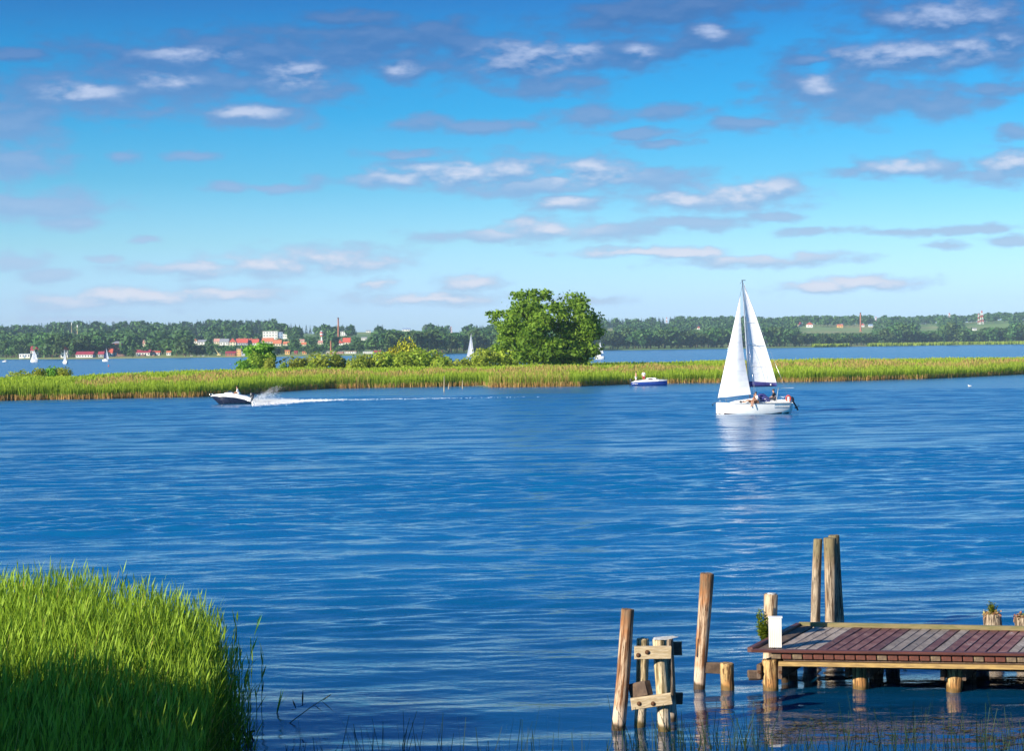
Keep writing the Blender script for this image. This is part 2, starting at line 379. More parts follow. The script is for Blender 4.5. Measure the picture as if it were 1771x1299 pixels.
t = q.node('ShaderNodeBsdfTranslucent'); t.inputs[0].default_value = (.8, .8, .82, 1)
b = q.node('ShaderNodeBump'); b.inputs['Distance'].default_value = .06; q.put(b.inputs['Height'], sn); q.l.new(b.outputs[0], p.inputs['Normal'])
mx = q.node('ShaderNodeMixShader'); mx.inputs[0].default_value = .22
q.l.new(p.outputs[0], mx.inputs[1]); q.l.new(t.outputs[0], mx.inputs[2]); q.l.new(mx.outputs[0], q.n['Material Output'].inputs['Surface'])
m, q, p = newmat('foam'); M['foam'] = m
p.inputs['Base Color'].default_value = (.85, .87, .88, 1); p.inputs['Roughness'].default_value = .8
# ---------------------------------------------------------------- water
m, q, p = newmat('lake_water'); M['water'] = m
pos = q.node('ShaderNodeNewGeometry').outputs['Position']
def rotv(a, sx, sy):
    mp = q.node('ShaderNodeMapping'); q.l.new(pos, mp.inputs[0]); mp.inputs['Rotation'].default_value = (0, 0, a)
    mp.inputs['Scale'].default_value = (sx, sy, 1); return mp.outputs[0]
wp = q.noise(rotv(.05, .012, .05), 1.0, 3.0, .55)                  # wind patches
wp2 = q.smooth(wp, .32, .66)
fi = q.noise(rotv(.10, 3.6, 8.0), 1.0, 3.0, .6, .5)                # ripples finer than the mesh
md = q.noise(rotv(-.14, 1.2, 2.6), 1.0, 3.0, .55, .5)
dist = q.vec('LENGTH', pos, out=1)
far = q.smooth(dist, 25, 190)
h = q.math('MULTIPLY', fi, q.math('MULTIPLY_ADD', wp2, .008, .010))
h = q.math('MULTIPLY_ADD', md, q.math('MULTIPLY_ADD', wp2, .03, .012), h)
b = q.node('ShaderNodeBump'); b.inputs['Strength'].default_value = 1.0; b.inputs['Distance'].default_value = 1.0
q.put(b.inputs['Height'], q.math('MULTIPLY', h, q.math('MULTIPLY_ADD', q.smooth(dist, 30, 60), .68, .32))); q.l.new(b.outputs[0], p.inputs['Normal'])
jetty_shade_fade = q.smooth(q.math('MULTIPLY_ADD', wp, 14.0, q.sep(pos)[1]), 38, 62)      # body colour darkened near the jetty, painting in the shade under the deck
q.put(p.inputs['Base Color'], q.mix(jetty_shade_fade, (.0008, .040, .105), (.0015, .108, .26)))
q.put(p.inputs['Roughness'], q.math('MULTIPLY_ADD', far, .17, .045)); p.inputs['IOR'].default_value = 1.62
p.inputs['Specular IOR Level'].default_value = 0.5
wr = np.random.default_rng(44)
rowsD = np.concatenate([np.arange(9, 27, .25), np.arange(27, 55, .075), np.arange(55, 110, .16), np.arange(110, 240, .45), np.geomspace(240, 6500, 70)])
colU = np.concatenate([np.linspace(-1.6, -.34, 26), np.linspace(-.33, .33, 270), np.linspace(.34, 1.6, 26)])
X = colU[None] * rowsD[:, None]; Y = np.repeat(rowsD[:, None], len(colU), 1)
Xw = X + .9 * np.sin(.21 * Y + .13 * X) + .5 * np.sin(.47 * Y - .3 * X); Yw = Y + .35 * np.sin(.17 * X + .4) + .22 * np.sin(.39 * X + .23 * Y)
Z = np.zeros_like(X)
step = np.gradient(rowsD)[:, None]
comp = [(lam, .028, wr.normal() * .30 - .10) for lam in np.exp(wr.uniform(math.log(.38), math.log(2.2), 46))] + [(3.4, .035, -.16), (4.6, .030, -.06), (2.7, .035, -.26), (6.5, .022, .05), (2.9, .03, .12)]
gust = .95 + .22 * np.sin(.09 * X + .31 * Y + 1) + .22 * np.sin(-.13 * X + .17 * Y) + .18 * np.sin(.05 * X - .09 * Y + 2)
for lam, sl, a in comp:
    k_ = 2 * PI / lam; ph = wr.random() * 2 * PI; fade = np.clip((lam / step - 2.6) / 2.5, 0, 1) * np.clip((420 - Y) / 200, 0, 1)
    w_ = np.sin(k_ * (Xw * math.sin(a) + Yw * math.cos(a)) + ph)
    calm = .38 + .62 * np.clip((Y - 26) / 34, 0, 1) ** 1.3
    Z += calm * sl * lam / (2 * PI) * (w_ + .18 * np.cos(2 * (k_ * (Xw * math.sin(a) + Yw * math.cos(a)) + ph))) * fade * (gust if lam < 2.4 else 1)
Z -= np.where(Y > 400, .0, 0)
nc = len(colU); nr_ = len(rowsD); ii = (np.arange(nr_ - 1)[:, None] * nc + np.arange(nc - 1)[None]).ravel()
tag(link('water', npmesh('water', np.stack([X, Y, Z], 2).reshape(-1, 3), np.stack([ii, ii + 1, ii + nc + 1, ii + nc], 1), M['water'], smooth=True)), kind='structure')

# ================================================================ far terrain
SH = [(-400, 624), (0, 621.5), (140, 621), (230, 620), (330, 618.5), (450, 617.5), (600, 615.5), (700, 614), (850, 610), (1050, 606), (1250, 603), (1400, 601), (1600, 597.5), (1771, 595.3), (2200, 590)]
def shoreD(px):
    y = np.interp(px, [a for a, _ in SH], [b for _, b in SH]); return F * CAMH / (y - hor(px))
HR = [(-400, 34), (450, 33), (600, 32), (820, 31), (1060, 40), (1300, 42), (1500, 41), (1771, 47), (2200, 49)]
def hr(px): return float(np.interp(px, [a for a, _ in HR], [b for _, b in HR]))
def px_of(x, y): return 885.5 + F * x / y
def terr(px, D):
    d0 = float(shoreD(px)); t = (D - d0) / 1650.0
    if t < 0: return max(-3, 0.9 + t * 80)
    s = min(t, 1.0); s = s * s * (3 - 2 * s)
    bump = 1.6 * math.sin(px * .021 + D * .004) + 1.1 * math.sin(px * .053 + 1 + D * .0023)
    return 0.9 + (hr(px) - .9) * s + bump * s + max(0, t - 1) * 3
pxs = np.arange(-420, 2240, 20); ts = [-0.02, -.002, 0.003, .03, .08, .14, .2, .27, .34, .41, .48, .55, .62, .7, .78, .86, .94, 1.0, 1.2, 1.8, 2.6]
V = []
for t in ts:
    for a in pxs:
        D = shoreD(a) + t * 1650; V.append(((a - 885.5) / F * D, D, terr(a, D)))
nx = len(pxs); Fc = [(i * nx + k, i * nx + k + 1, (i + 1) * nx + k + 1, (i + 1) * nx + k) for i in range(len(ts) - 1) for k in range(nx - 1)]
m, q, p = newmat('meadow_and_fields'); pos = q.node('ShaderNodeNewGeometry').outputs['Position']
n1 = q.noise(q.vec('MULTIPLY', pos, (.004, .0018, 0)), 1, 2, .5)
c = q.ramp(n1, [(.35, (.12, .22, .035)), (.5, (.22, .34, .06)), (.62, (.38, .34, .12))])
c = q.mix(q.noise(pos, .08, 3), c, (.08, .14, .03)); q.put(p.inputs['Base Color'], c); p.inputs['Roughness'].default_value = .9
tag(link('far_shore_land', npmesh('far_shore_land', V, Fc, m, smooth=True)), kind='structure')
def hit(px, py):
    r = ray(px, py); d0 = float(shoreD(px)); D = d0 + 2
    while D < d0 + 1900:
        if CAMH + r.z / r.y * D <= terr(px, D): break
        D += 12
    return Vector((r.x / r.y * D, D, terr(px, D)))
# ---------------------------------------------------------------- foliage
def leaf_cards(lobes, n, size, rng, out_bias=.8, shell=.55, asp=1.4, fuzz=.10):
    """lobes (k,6): centre, radii; n cards spread over them by area; each card an irregular leaf clump of 4 corners"""
    L = np.asarray(lobes, float); w = (L[:, 3] * L[:, 5]); w = w / w.sum()
    k = rng.choice(len(L), n, p=w); d = rng.normal(size=(n, 3)); d /= np.linalg.norm(d, axis=1)[:, None]
    r = shell + (1 - shell) * rng.random(n) ** .6; r *= 1 + fuzz * rng.normal(size=n)
    C = L[k, :3] + d * L[k, 3:] * r[:, None]
    nn = d * out_bias + rng.normal(size=(n, 3)) * .55; nn /= np.linalg.norm(nn, axis=1)[:, None]
    a = np.cross(nn, rng.normal(size=(n, 3))); a /= np.linalg.norm(a, axis=1)[:, None]; b = np.cross(nn, a)
    s = size * (.6 + .8 * rng.random(n))[:, None] * .5
    V = np.stack([C - a * s * asp * (.7 + .6 * rng.random((n, 1))), C - b * s * (.5 + .8 * rng.random((n, 1))),
                  C + a * s * asp * (.7 + .6 * rng.random((n, 1))), C + b * s * (.5 + .8 * rng.random((n, 1)))], 1)
    lt = rng.random(len(L)) * .35
    T = np.clip(.18 + lt[k] + .45 * rng.random(n), 0, 1)
    return V.reshape(-1, 3), np.arange(4 * n).reshape(n, 4), np.repeat(T, 4)
def tube_np(p0, p1, r0, r1, seg=6):
    p0 = np.array(p0, float); p1 = np.array(p1, float); t = p1 - p0; t /= np.linalg.norm(t)
    a = np.cross(t, [0.3, .9, .1]); a /= np.linalg.norm(a); b = np.cross(t, a)
    th = np.arange(seg) * 2 * PI / seg; ring = np.cos(th)[:, None] * a + np.sin(th)[:, None] * b
    V = np.concatenate([p0 + ring * r0, p1 + ring * r1]); Fq = np.array([(i, (i + 1) % seg, seg + (i + 1) % seg, seg + i) for i in range(seg)])
    return V, Fq
def cat_mesh(parts):
    V = []; Fq = []; T = []; I = []; o = 0
    for v, f, t, mi in parts:
        V.append(v); Fq.append(f + o); T.append(t if t is not None else np.zeros(len(v))); I.append(np.full(len(f), mi)); o += len(v)
    return np.concatenate(V), np.concatenate(Fq), np.concatenate(T), np.concatenate(I)
def broad_parts(h, w, n, size, rng, nl=9):
    lobes = []
    for i in range(nl):
        a = rng.random() * 2 * PI; rr = w * .5 * (.25 + .45 * rng.random()); z = h * (.30 + .5 * rng.random())
        f = math.sqrt(max(.15, 1 - ((z / h - .5) / .55) ** 2)); s = w * (.17 + .13 * rng.random())
        lobes.append((math.cos(a) * rr * f, math.sin(a) * rr * f, z, s, s, s * .85))
    lobes.append((0, 0, h * .55, w * .3, w * .3, h * .38)); lobes.append((rng.normal() * w * .06, 0, h * .80, w * .2, w * .2, h * .16))
    V, Fq, T = leaf_cards(lobes, n, size, rng)
    tv, tf = tube_np((0, 0, -.5), (0, 0, h * .5), w * .035, w * .02, 5)
    return [(V, Fq, T, 0), (tv, tf, None, 1)]
def conifer_parts(h, w, n, size, rng):
    k = rng.random(n) ** .75; z = h * (.10 + .9 * (1 - k)); tier = .75 + .25 * np.sin(z / h * 40)
    r = w * .5 * k * tier; a = rng.random(n) * 2 * PI
    C = np.stack([np.cos(a) * r, np.sin(a) * r, z], 1); s = size * (.5 + k)[:, None] * .6
    o = np.stack([np.cos(a), np.sin(a), -.5 + .3 * rng.random(n)], 1); t = np.stack([-np.sin(a), np.cos(a), 0 * a], 1)
    V = np.stack([C - o * s * .5, C - t * s * .7, C + o * s, C + t * s * .7], 1).reshape(-1, 3)
    V = np.concatenate([V]); Fq = np.arange(4 * n).reshape(n, 4); T = np.repeat(rng.random(n) * .7 + .1, 4)
    tv, tf = tube_np((0, 0, -.5), (0, 0, h * .97), w * .03, .05, 5)
    return [(V, Fq, T, 0), (tv, tf, None, 1)]
rng = np.random.default_rng(3)
far_var = []
for i in range(8):
    hh = 1.0; far_var.append(cat_mesh(broad_parts(18, 15 + 3 * rng.random(), 330, 2.1, rng)))
far_conf = [cat_mesh(conifer_parts(22, 9, 170, 2.6, rng)) for i in range(3)]
far_pop = [cat_mesh(broad_parts(21, 9 + 2 * rng.random(), 260, 2.0, rng, 8)) for i in range(2)]
def two_part(v, f, t, i, leaf):
    nt_ = 10; return npmesh('crown', v[:-nt_], f[i == 0], leaf, t[:-nt_]), npmesh('trunk', v[-nt_:], f[i == 1] - (len(v) - nt_), M['bark'])
far_me = [two_part(v, f, t, i, M['farleaf']) for v, f, t, i in far_var + far_pop]
con_me = [two_part(v, f, t, i, M['conifer']) for v, f, t, i in far_conf]
def far_tree(name, meshes, loc, rz, scl):
    r = empty(name, loc, rz); r.scale = scl; link('crown', meshes[0], r); link('trunk', meshes[1], r); return r

low_var = [cat_mesh(broad_parts(18, 15, 130, 3.1, rng)) for i in range(6)]
low_con = [cat_mesh(conifer_parts(22, 9, 75, 3.6, rng)) for i in range(3)]
# ---------------------------------------------------------------- houses and towers across the lake
AVOID = []     # (x0, y0, x1, y1, distance): what the trees in front must leave open to view
def prism_roof(mb, x0, x1, y0, y1, z0, z1, ridge='x', over=.4, mi=0, hip=0.0):
    x0 -= over; x1 += over; y0 -= over; y1 += over
    if ridge == 'x':
        ym = (y0 + y1) / 2; h = hip * (x1 - x0) / 2
        P = [(x0, y0, z0), (x1, y0, z0), (x1, y1, z0), (x0, y1, z0), (x0 + h, ym, z1), (x1 - h, ym, z1)]
        Fs = [(0, 1, 5, 4), (2, 3, 4, 5), (1, 2, 5), (3, 0, 4), (0, 3, 2, 1)]
    else:
        xm = (x0 + x1) / 2; h = hip * (y1 - y0) / 2
        P = [(x0, y0, z0), (x1, y0, z0), (x1, y1, z0), (x0, y1, z0), (xm, y0 + h, z1), (xm, y1 - h, z1)]
        Fs = [(0, 1, 4), (1, 2, 5, 4), (2, 3, 5), (3, 0, 4, 5), (0, 3, 2, 1)]
    mb.add(P, Fs, mi)
def house(name, cat, label, x0, x1, ytop, ybase, wall, roof, wallfrac=.5, ridge='x', nwin=3, rows=1, chim=0, hip=0.0, D=None, door=False, group=None, flat=False):
    c = hit((x0 + x1) / 2, ybase) if D is None else DP((x0 + x1) / 2, ybase, D)
    D = c.y; s = D / F; w = (x1 - x0) * s; h = (ybase - ytop) * s; hw = h * wallfrac; dp = max(5.0, min(w, 11))
    z = c.z
    root = empty(name, (c.x, D, z), 0, label, cat, group)
    b = MB(); b.box((0, dp / 2, hw / 2 - .5), (w, dp, hw + 1)); 
    if not flat:   # gable ends under the roof
        if ridge == 'x': b.add([(-w / 2, 0, hw), (-w / 2, dp, hw), (-w / 2, dp / 2, h - .2), (w / 2, 0, hw), (w / 2, dp, hw), (w / 2, dp / 2, h - .2)], [(0, 2, 1), (3, 4, 5)]) if hip == 0 else None
        else: b.add([(-w / 2, 0.001, hw), (w / 2, 0.001, hw), (0, 0.001, h - .2)], [(0, 1, 2)])
    b.build('wall', wall, root)
    r = MB()
    if flat: r.box((0, dp / 2, hw + .15), (w + .5, dp + .5, .3))
    else: prism_roof(r, -w / 2, w / 2, 0, dp, hw + .01, h, ridge, mi=0, hip=hip)
    ro = r.build('roof', roof, root)
    for i in range(chim):
        cb = MB(); cx = w * (.22 - .5 * i); cb.box((cx, dp / 2, h + .1), (.9, .9, 2.2)); cb.build('chimney', M['brick'], ro)
    ww = min(1.3, w / (nwin * 2 + 1)); wh = min(1.5, hw / (rows * 2 + .3) * 1.1)
    wmb = MB(); wmb.box((0, 0, 0), (ww, .12, wh)); wme = wmb.mesh('window', M['window'])
    for rw in range(rows):
        for i in range(nwin):
            if nwin * ww * 2 > w * 1.2: continue
            zc = hw * (rw + .55) / rows
            link('window', wme, root, (-w / 2 + w * (i + .5) / nwin, -.02, zc))
    if door:
        db = MB(); db.box((0, -.05, 1.1), (1.2, .12, 2.2)); db.build('door', M['render_blue'], root)
    AVOID.append((x0 - 1, ytop - 1, x1 + 1, ybase - (ybase - ytop) * .18, D))
    return root
WH, CR, OR, GY, BK = M['render_white'], M['render_cream'], M['render_orange'], M['render_grey'], M['brick']
RR, RD, RO, RP, RG = M['roof_red'], M['roof_dark'], M['roof_orange'], M['roof_pink'], M['roof_grey']
house('house', 'house', 'white lakeside house with dark red roof behind the leftmost small sailboat', 53, 67, 599, 619, WH, RD, .62, nwin=4, rows=2)
house('boathouse', 'boathouse', 'long low grey and white boathouse with flat roof, left of the leftmost small sailboat', 33, 52, 611, 620, WH, M['render_blue'], .8, nwin=4, flat=True, door=True)
house('house', 'house', 'tall white house with red roof beside the yellow-edged sail', 105, 117, 596, 619, WH, RR, .58, 'y', nwin=2, rows=2)
house('shed', 'shed', 'long low white shed with wine red roof between two small sailboats', 131, 160, 608, 618.6, WH, RD, .48, nwin=6)
house('shed', 'shed', 'little shed with wine red roof just left of the small boat with a bare mast', 170, 179, 608, 618, GY, RD, .5, nwin=2)
house('house', 'house', 'red gabled house with white end wall behind the boat with a bare mast', 179, 194, 603, 617.5, WH, RR, .45, nwin=3)
house('house', 'house', 'narrow house with steep red roof against the brick tower', 191, 200, 600.5, 617, WH, RR, .45, nwin=2)
house('tower_house', 'tower', 'tall brick tower building with low hipped grey roof behind the small red roofed houses', 193.5, 210, 590.5, 614, BK, RG, .86, nwin=2, rows=4, hip=.7)
house('shed', 'shed', 'long white shed with plum red roof beside heaps of earth', 235, 259, 605, 615.5, WH, RD, .5, nwin=5)
house('house', 'house', 'pink roofed house half hidden in the trees above the plum roofed shed', 244, 255, 588, 601, CR, RP, .5, 'y', nwin=2, rows=2)
house('shed', 'shed', 'white shed with red roof right of the plum roofed shed', 262, 276, 607, 615, WH, RR, .62, nwin=3)
house('shed', 'shed', 'small white shed with orange-red roof left of the moored boats', 288, 295, 607, 615, WH, RO, .62, nwin=2)
house('house', 'house', 'house with tiny bright orange roof peeping over trees above the moored boats', 335, 341, 585.5, 594, WH, RO, .5, 'y', nwin=1)
house('house', 'house', 'white house with grey roof in the gap above the moored boats', 342, 357, 588, 597, WH, RG, .55, nwin=3)
house('house', 'house', 'house with weathered pink roof left of the white gabled houses on the hill', 370, 379, 586, 595, CR, RP, .4, nwin=2)
house('house', 'house', 'pair-gabled white house with pale grey roof left of the yellow gable', 380, 395, 586, 597.5, WH, RG, .5, nwin=3)
house('house', 'house', 'yellow gabled house with dark red roof, first of the red roofed row', 397, 408, 585, 599, CR, RR, .5, 'y', nwin=2, rows=2)
house('house', 'house', 'long terrace with bright red roof right of the yellow gable', 408, 428, 586, 597.5, GY, RR, .35, nwin=5, chim=2)
house('house', 'house', 'red roofed terrace in the middle of the red roofed row', 428, 437, 586, 597, CR, RR, .35, nwin=3, chim=1)
house('house', 'house', 'red roofed end house above the round green tree', 437, 447, 586.5, 598, WH, RR, .4, nwin=2, chim=1)
house('shed', 'shed', 'low brick shed with dark roof left of the orange tower', 390, 407, 608, 616.5, BK, RD, .6, nwin=4)
house('tower_house', 'tower', 'square orange rendered tower by the water', 409.5, 417, 603, 616.5, OR, RG, .92, nwin=2, rows=3, flat=True)
house('shed', 'shed', 'low grey flat shed right of the orange tower', 417.5, 426, 608, 616, GY, RG, .9, nwin=2, flat=True)
house('block', 'building', 'large white flat roofed block with rows of windows on the hill', 454.5, 480, 573, 588, M['render_white'], M['render_white'], .97, nwin=5, rows=3, flat=True)
house('block', 'building', 'blue-grey wing at the right end of the large white block', 480.3, 489, 574.5, 586, M['render_blue'], RG, .97, nwin=2, rows=2, flat=True)
house('block', 'building', 'low white annexe stepping down right of the large white block', 489.3, 499, 578, 586.5, WH, WH, .95, nwin=3, rows=1, flat=True)
house('house', 'house', 'broad orange-red roof below the large white block', 453, 472, 584.5, 594, CR, RO, .3, nwin=4)
house('house', 'house', 'lower red-orange roofed house below the right of the large white block', 472, 486, 588, 599, CR, RO, .4, nwin=3, chim=1)
house('house', 'house', 'pale orange roof among dark trees right of the red roofs', 490, 500, 591, 598, CR, RO, .4, nwin=2)
house('house', 'house', 'small orange roof above the yellow hut', 520, 530, 592, 598, CR, RO, .3, nwin=2)
house('house', 'house', 'tiny brown-orange roof just above the small orange roof', 518, 526, 587, 592, CR, RP, .35, nwin=1)
house('house', 'house', 'salmon roofed house below the red and white striped water tower', 550, 558, 589, 596, CR, RP, .4, nwin=2)
house('house', 'house', 'red gabled house at the foot of the tall brick chimney', 584, 593, 588, 597, WH, RR, .35, 'y', nwin=1)
house('house', 'house', 'big bright red roof right of the tall brick chimney', 593, 605.5, 584.5, 596, CR, RR, .3, nwin=3)
house('hut', 'hut', 'yellow hut with orange roof at the far waterside', 493, 501, 605.5, 613.5, OR, RO, .75, nwin=2)
house('hut', 'hut', 'small red-brown hut right of the yellow hut', 509, 514, 607, 613, BK, RD, .6, nwin=1)
house('hut', 'hut', 'low orange hut left of the short brick chimney', 523, 530, 608, 613, OR, RO, .6, nwin=2)
house('hut', 'hut', 'yellowish kiosk left of the row of low garages', 557, 563, 607, 613, CR, RG, .85, nwin=1, flat=True)
for k, (a, b_, t) in enumerate([(564, 581, 'pale low garage row behind the short brick chimney'), (582, 594, 'low pinkish garage row just right of the short brick chimney'), (596, 616, 'low garage row with pink front in the middle of the waterside huts'), (628, 645, 'low white garage row left of the red roofed boat shed')]):
    house('garage_row', 'garage', t, a, b_, 607.2, 611.8, [CR, RP, WH, WH][k], [RG, RG, RP, RG][k], .8, nwin=5, flat=True)
house('shed', 'shed', 'boat shed with wine red roof behind the left of the yellowish bushes', 646, 660, 606.5, 611.5, GY, RD, .35, nwin=3)
house('house', 'house', 'white stepped villa on the slope right of the tall brick chimney', 589, 599, 571, 581, WH, RG, .75, nwin=3, rows=2, flat=True)
house('house', 'house', 'white pavilion below the pale field above the town', 625, 634, 583, 588.5, WH, RG, .75, nwin=3)
house('house', 'house', 'small white house on top of the pale field above the town', 633, 641, 571, 575, WH, RG, .6, nwin=2)
house('house', 'house', 'white and grey barn on the ridge left of the lone round tree', 696, 709, 567, 572.5, WH, M['render_blue'], .45, nwin=3)
house('house', 'house', 'tiny red roofed white house high in the wood left of the big sailboat', 1206, 1211, 564.5, 570, WH, RR, .5, 'y', nwin=1)
house('house', 'house', 'small house with dull red roof in trees right of the big sail', 1380, 1388, 557, 565, CR, RD, .4, 'y', nwin=1)
house('house', 'house', 'white house with bright red roof on the meadow right of the big sail', 1396, 1406, 557.5, 566.5, WH, RR, .55, 'y', nwin=2, rows=1)
house('house', 'house', 'low yellow house with orange roof on the meadow left of the brick chimney', 1449, 1458, 561, 567, OR, RO, .5, nwin=2)
house('house', 'house', 'white house with red roof half behind the lone brick chimney on the right', 1490, 1495, 559.5, 565.5, WH, RR, .5, 'y', nwin=1)
house('barn', 'barn', 'pale grey roofed barn right of the lone brick chimney', 1503, 1510, 561, 565.5, WH, M['render_blue'], .4, nwin=2)
house('house', 'house', 'small white house in the wood below the yellow field at the right', 1683, 1689, 567.5, 572, WH, RG, .6, nwin=1)

def stack(label, x, ytop, ybase, w0, w1, mat_, bands=None):
    c = hit(x, ybase); s = c.y / F; h = (ybase - ytop) * s
    r = empty('factory_chimney', c, 0, label, 'chimney', 'tall brick chimneys')
    b = MB(); n = 8; b.tube([(0, 0, h * .97 * i / n - .5 * (i == 0)) for i in range(n + 1)], [(w0 + (w1 - w0) * i / n) * s / 2 for i in range(n + 1)], 12); b.build('shaft', mat_, r)
    b = MB(); b.tube([(0, 0, h * .965), (0, 0, h)], [w1 * s * .58, w1 * s * .58], 12); b.build('rim', M['darkwood'], r)
    b = MB(); b.box((0, 0, .2), (w0 * s * 1.5, w0 * s * 1.5, 2.2)); b.build('base', mat_, r)
    AVOID.append((x - w0, ytop, x + w0, ybase - 1, c.y))
stack('tall slender brick chimney with dark top rising over the town', 585.5, 549.5, 590, 3.6, 2.4, M['brick'])
stack('short brick chimney standing by the far waterside huts', 572.5, 588.5, 612.5, 3.2, 2.6, M['brick'])
stack('lone red brick chimney above the wood on the right', 1488.5, 540.5, 574, 3.2, 2.4, M['brick'])
def mast(name, cat, label, x, ytop, ybase, w, kind, group=None):
    c = hit(x, ybase); s = c.y / F; h = (ybase - ytop) * s; r = empty(name, c, 0, label, cat, group); w *= s
    if kind == 'pole':
        b = MB(); b.tube([(0, 0, -.5), (0, 0, h * .8)], [w / 2, w * .4], 8); b.build('pole', M['yellow'] if 'yellow' in label else M['render_grey'], r)
        b = MB(); b.box((0, 0, h * .90), (w * .9, w * .9, h * .2)); b.build('aerial', M['pylon_white'], r)
    else:
        nb = 6
        for i in range(nb):
            z0, z1 = h * i / nb, h * (i + 1) / nb; f0, f1 = 1 - .75 * i / nb, 1 - .75 * (i + 1) / nb; b = MB()
            q4 = [(-1, -1), (1, -1), (1, 1), (-1, 1)]; tr = max(.17, w * .055)
            for k in range(4):
                a0, a1 = q4[k], q4[(k + 1) % 4]; W0, W1 = w / 2 * f0, w / 2 * f1
                b.tube([(a0[0] * W0, a0[1] * W0, z0), (a0[0] * W1, a0[1] * W1, z1)], tr, 4)
                b.tube([(a0[0] * W0, a0[1] * W0, z0), (a1[0] * W1, a1[1] * W1, z1)], tr * .7, 4)
                b.tube([(a0[0] * W1, a0[1] * W1, z1), (a1[0] * W1, a1[1] * W1, z1)], tr * .7, 4)
            b.build('lattice_section', M['pylon_red'] if i % 2 else M['pylon_white'], r)
        if kind == 'arms':
            for zz, aw in ((.70, 1.5), (.82, 1.1), (.92, .8)):
                b = MB(); b.box((0, 0, h * zz), (w * aw, .8, .8)); b.build('cross_arm', M['pylon_white'], r)
    AVOID.append((x - 2, ytop, x + 2, ytop + (ybase - ytop) * .7, c.y))
mast('radio_mast', 'mast', 'pale yellow mast against the dark wood at far left', 134, 562, 583, 1.5, 'pole')
mast('radio_mast', 'mast', 'thin grey mast left of the pale yellow mast', 124, 558, 580, 1.0, 'pole')
mast('radio_mast', 'mast', 'red and white lattice mast on the ridge behind the leftmost of the bank bushes', 780, 562, 574, 5, 'lat', 'red and white lattice towers')
mast('radio_mast', 'mast', 'slim red and white lattice mast over the wood right of the big willow', 1153, 546, 562, 3.4, 'lat', 'red and white lattice towers')
mast('power_pylon', 'pylon', 'red and white pylon just right of the lone brick chimney', 1515, 541.5, 558, 3.6, 'arms', 'red and white lattice towers')
mast('power_pylon', 'pylon', 'red and white pylon rising over the round-topped grove at right', 1642, 535, 553, 4.4, 'arms', 'red and white lattice towers')
mast('power_pylon', 'pylon', 'tall red and white pylon in the gap above the yellow field', 1698, 537.5, 561, 5.4, 'arms', 'red and white lattice towers')
mast('power_pylon', 'pylon', 'thin white pylon close left of the tall one above the yellow field', 1692.5, 542, 561, 2.6, 'arms', 'red and white lattice towers')
# striped water tower
c = hit(556.5, 589); s = c.y / F; r = empty('water_tower', c, 0, 'red and white striped water tower with domed grey cap', 'water tower')
for k, (z0, z1, a, b_, mm) in enumerate([(0, 7, 1.6, 1.4, 'pylon_white'), (7, 9.5, 2.6, 3.2, 'pylon_red'), (9.5, 12, 3.2, 3.2, 'pylon_white'), (12, 14.5, 3.2, 2.8, 'pylon_red')]):
    b = MB(); b.tube([(0, 0, z0 * s - (k == 0)), (0, 0, z1 * s)], [a * s, b_ * s], 14); b.build('drum' if k else 'shaft', M[mm], r)
b = MB(); b.tube([(0, 0, 14.5 * s), (0, 0, 16 * s), (0, 0, 17 * s)], [2.6 * s, 2 * s, .4 * s], 14); b.build('cap', M['render_grey'], r)
AVOID.append((552, 571, 561, 587, c.y))
# crane by the moored boats
c = hit(379, 615); s = c.y / F; r = empty('mobile_crane', c, 0, 'dull yellow crane with slanting lattice jib by the moored boats', 'crane')
b = MB(); b.tube([(0, 0, 1.5 * s), (-9 * s, 0, 15 * s)], [.7 * s, .35 * s], 4); b.build('jib', M['yellow'], r)
b = MB(); b.box((0, 0, 1.2 * s), (7 * s, 4, 2.2 * s), bev=.4); b.build('cab', M['yellow'], r)
b = MB(); b.tube([(1.6 * s, 0, 2 * s), (1.6 * s, 0, 7 * s)], .3 * s, 6); b.build('mast', M['render_grey'], r)
AVOID.append((368, 599, 384, 614, c.y))
for k, (x, y, w, h_, lb) in enumerate([(209, 617, 24, 5, 'long brown heap of earth below the brick tower building'), (249, 616, 14, 3.5, 'low brown heap of earth in front of the plum roofed shed'), (268, 616, 8, 3, 'small brown heap of earth in front of the white shed')]):
    c = hit(x, y); s = c.y / F; b = MB(); n = 14; P = [(w * s * .5 * math.cos(2 * PI * i / n) * (1 + .1 * math.sin(5 * i)), 6 * math.sin(2 * PI * i / n), 0) for i in range(n)]
    P2 = [(p_[0] * .55, p_[1] * .55, h_ * s * (.7 + .3 * math.sin(i * 2.1 + k))) for i, p_ in enumerate(P)]
    b.add(P + P2 + [(0, 0, h_ * s)], [(i, (i + 1) % n, n + (i + 1) % n, n + i) for i in range(n)] + [(n + i, n + (i + 1) % n, 2 * n) for i in range(n)], 0, True)
    tag(b.build('earth_heap', M['spoil'], loc=c - Vector((0, 3, .3))), lb, 'heap of earth', 'heaps of earth'); AVOID.append((x - w / 2, y - h_, x + w / 2, y, c.y - 8))

# fields left open on the hills
FIELDS = [(1383, 566, 1509, 575), (1592, 563.5, 1622, 571), (1668, 560, 1743, 565.5), (615, 574.5, 648, 580), (525, 573.5, 541, 580), (718, 568, 735, 572), (1050, 570, 1060, 571), (668, 566.5, 730, 568.5), (780, 571.5, 800, 575)]
for f in FIELDS: AVOID.append((*f, 1e9))
def blocked(x, D, z, h, w, slack=.15):
    s = D / F; px, pb = pix((x, D, z)); pt = pb - h / s; hw = w / s / 2 * (1 - slack)
    for (a, b_, c_, d_, dd) in AVOID:
        if D < dd and px + hw > a and px - hw < c_ and pt < d_ and pb > b_: return True
    return False
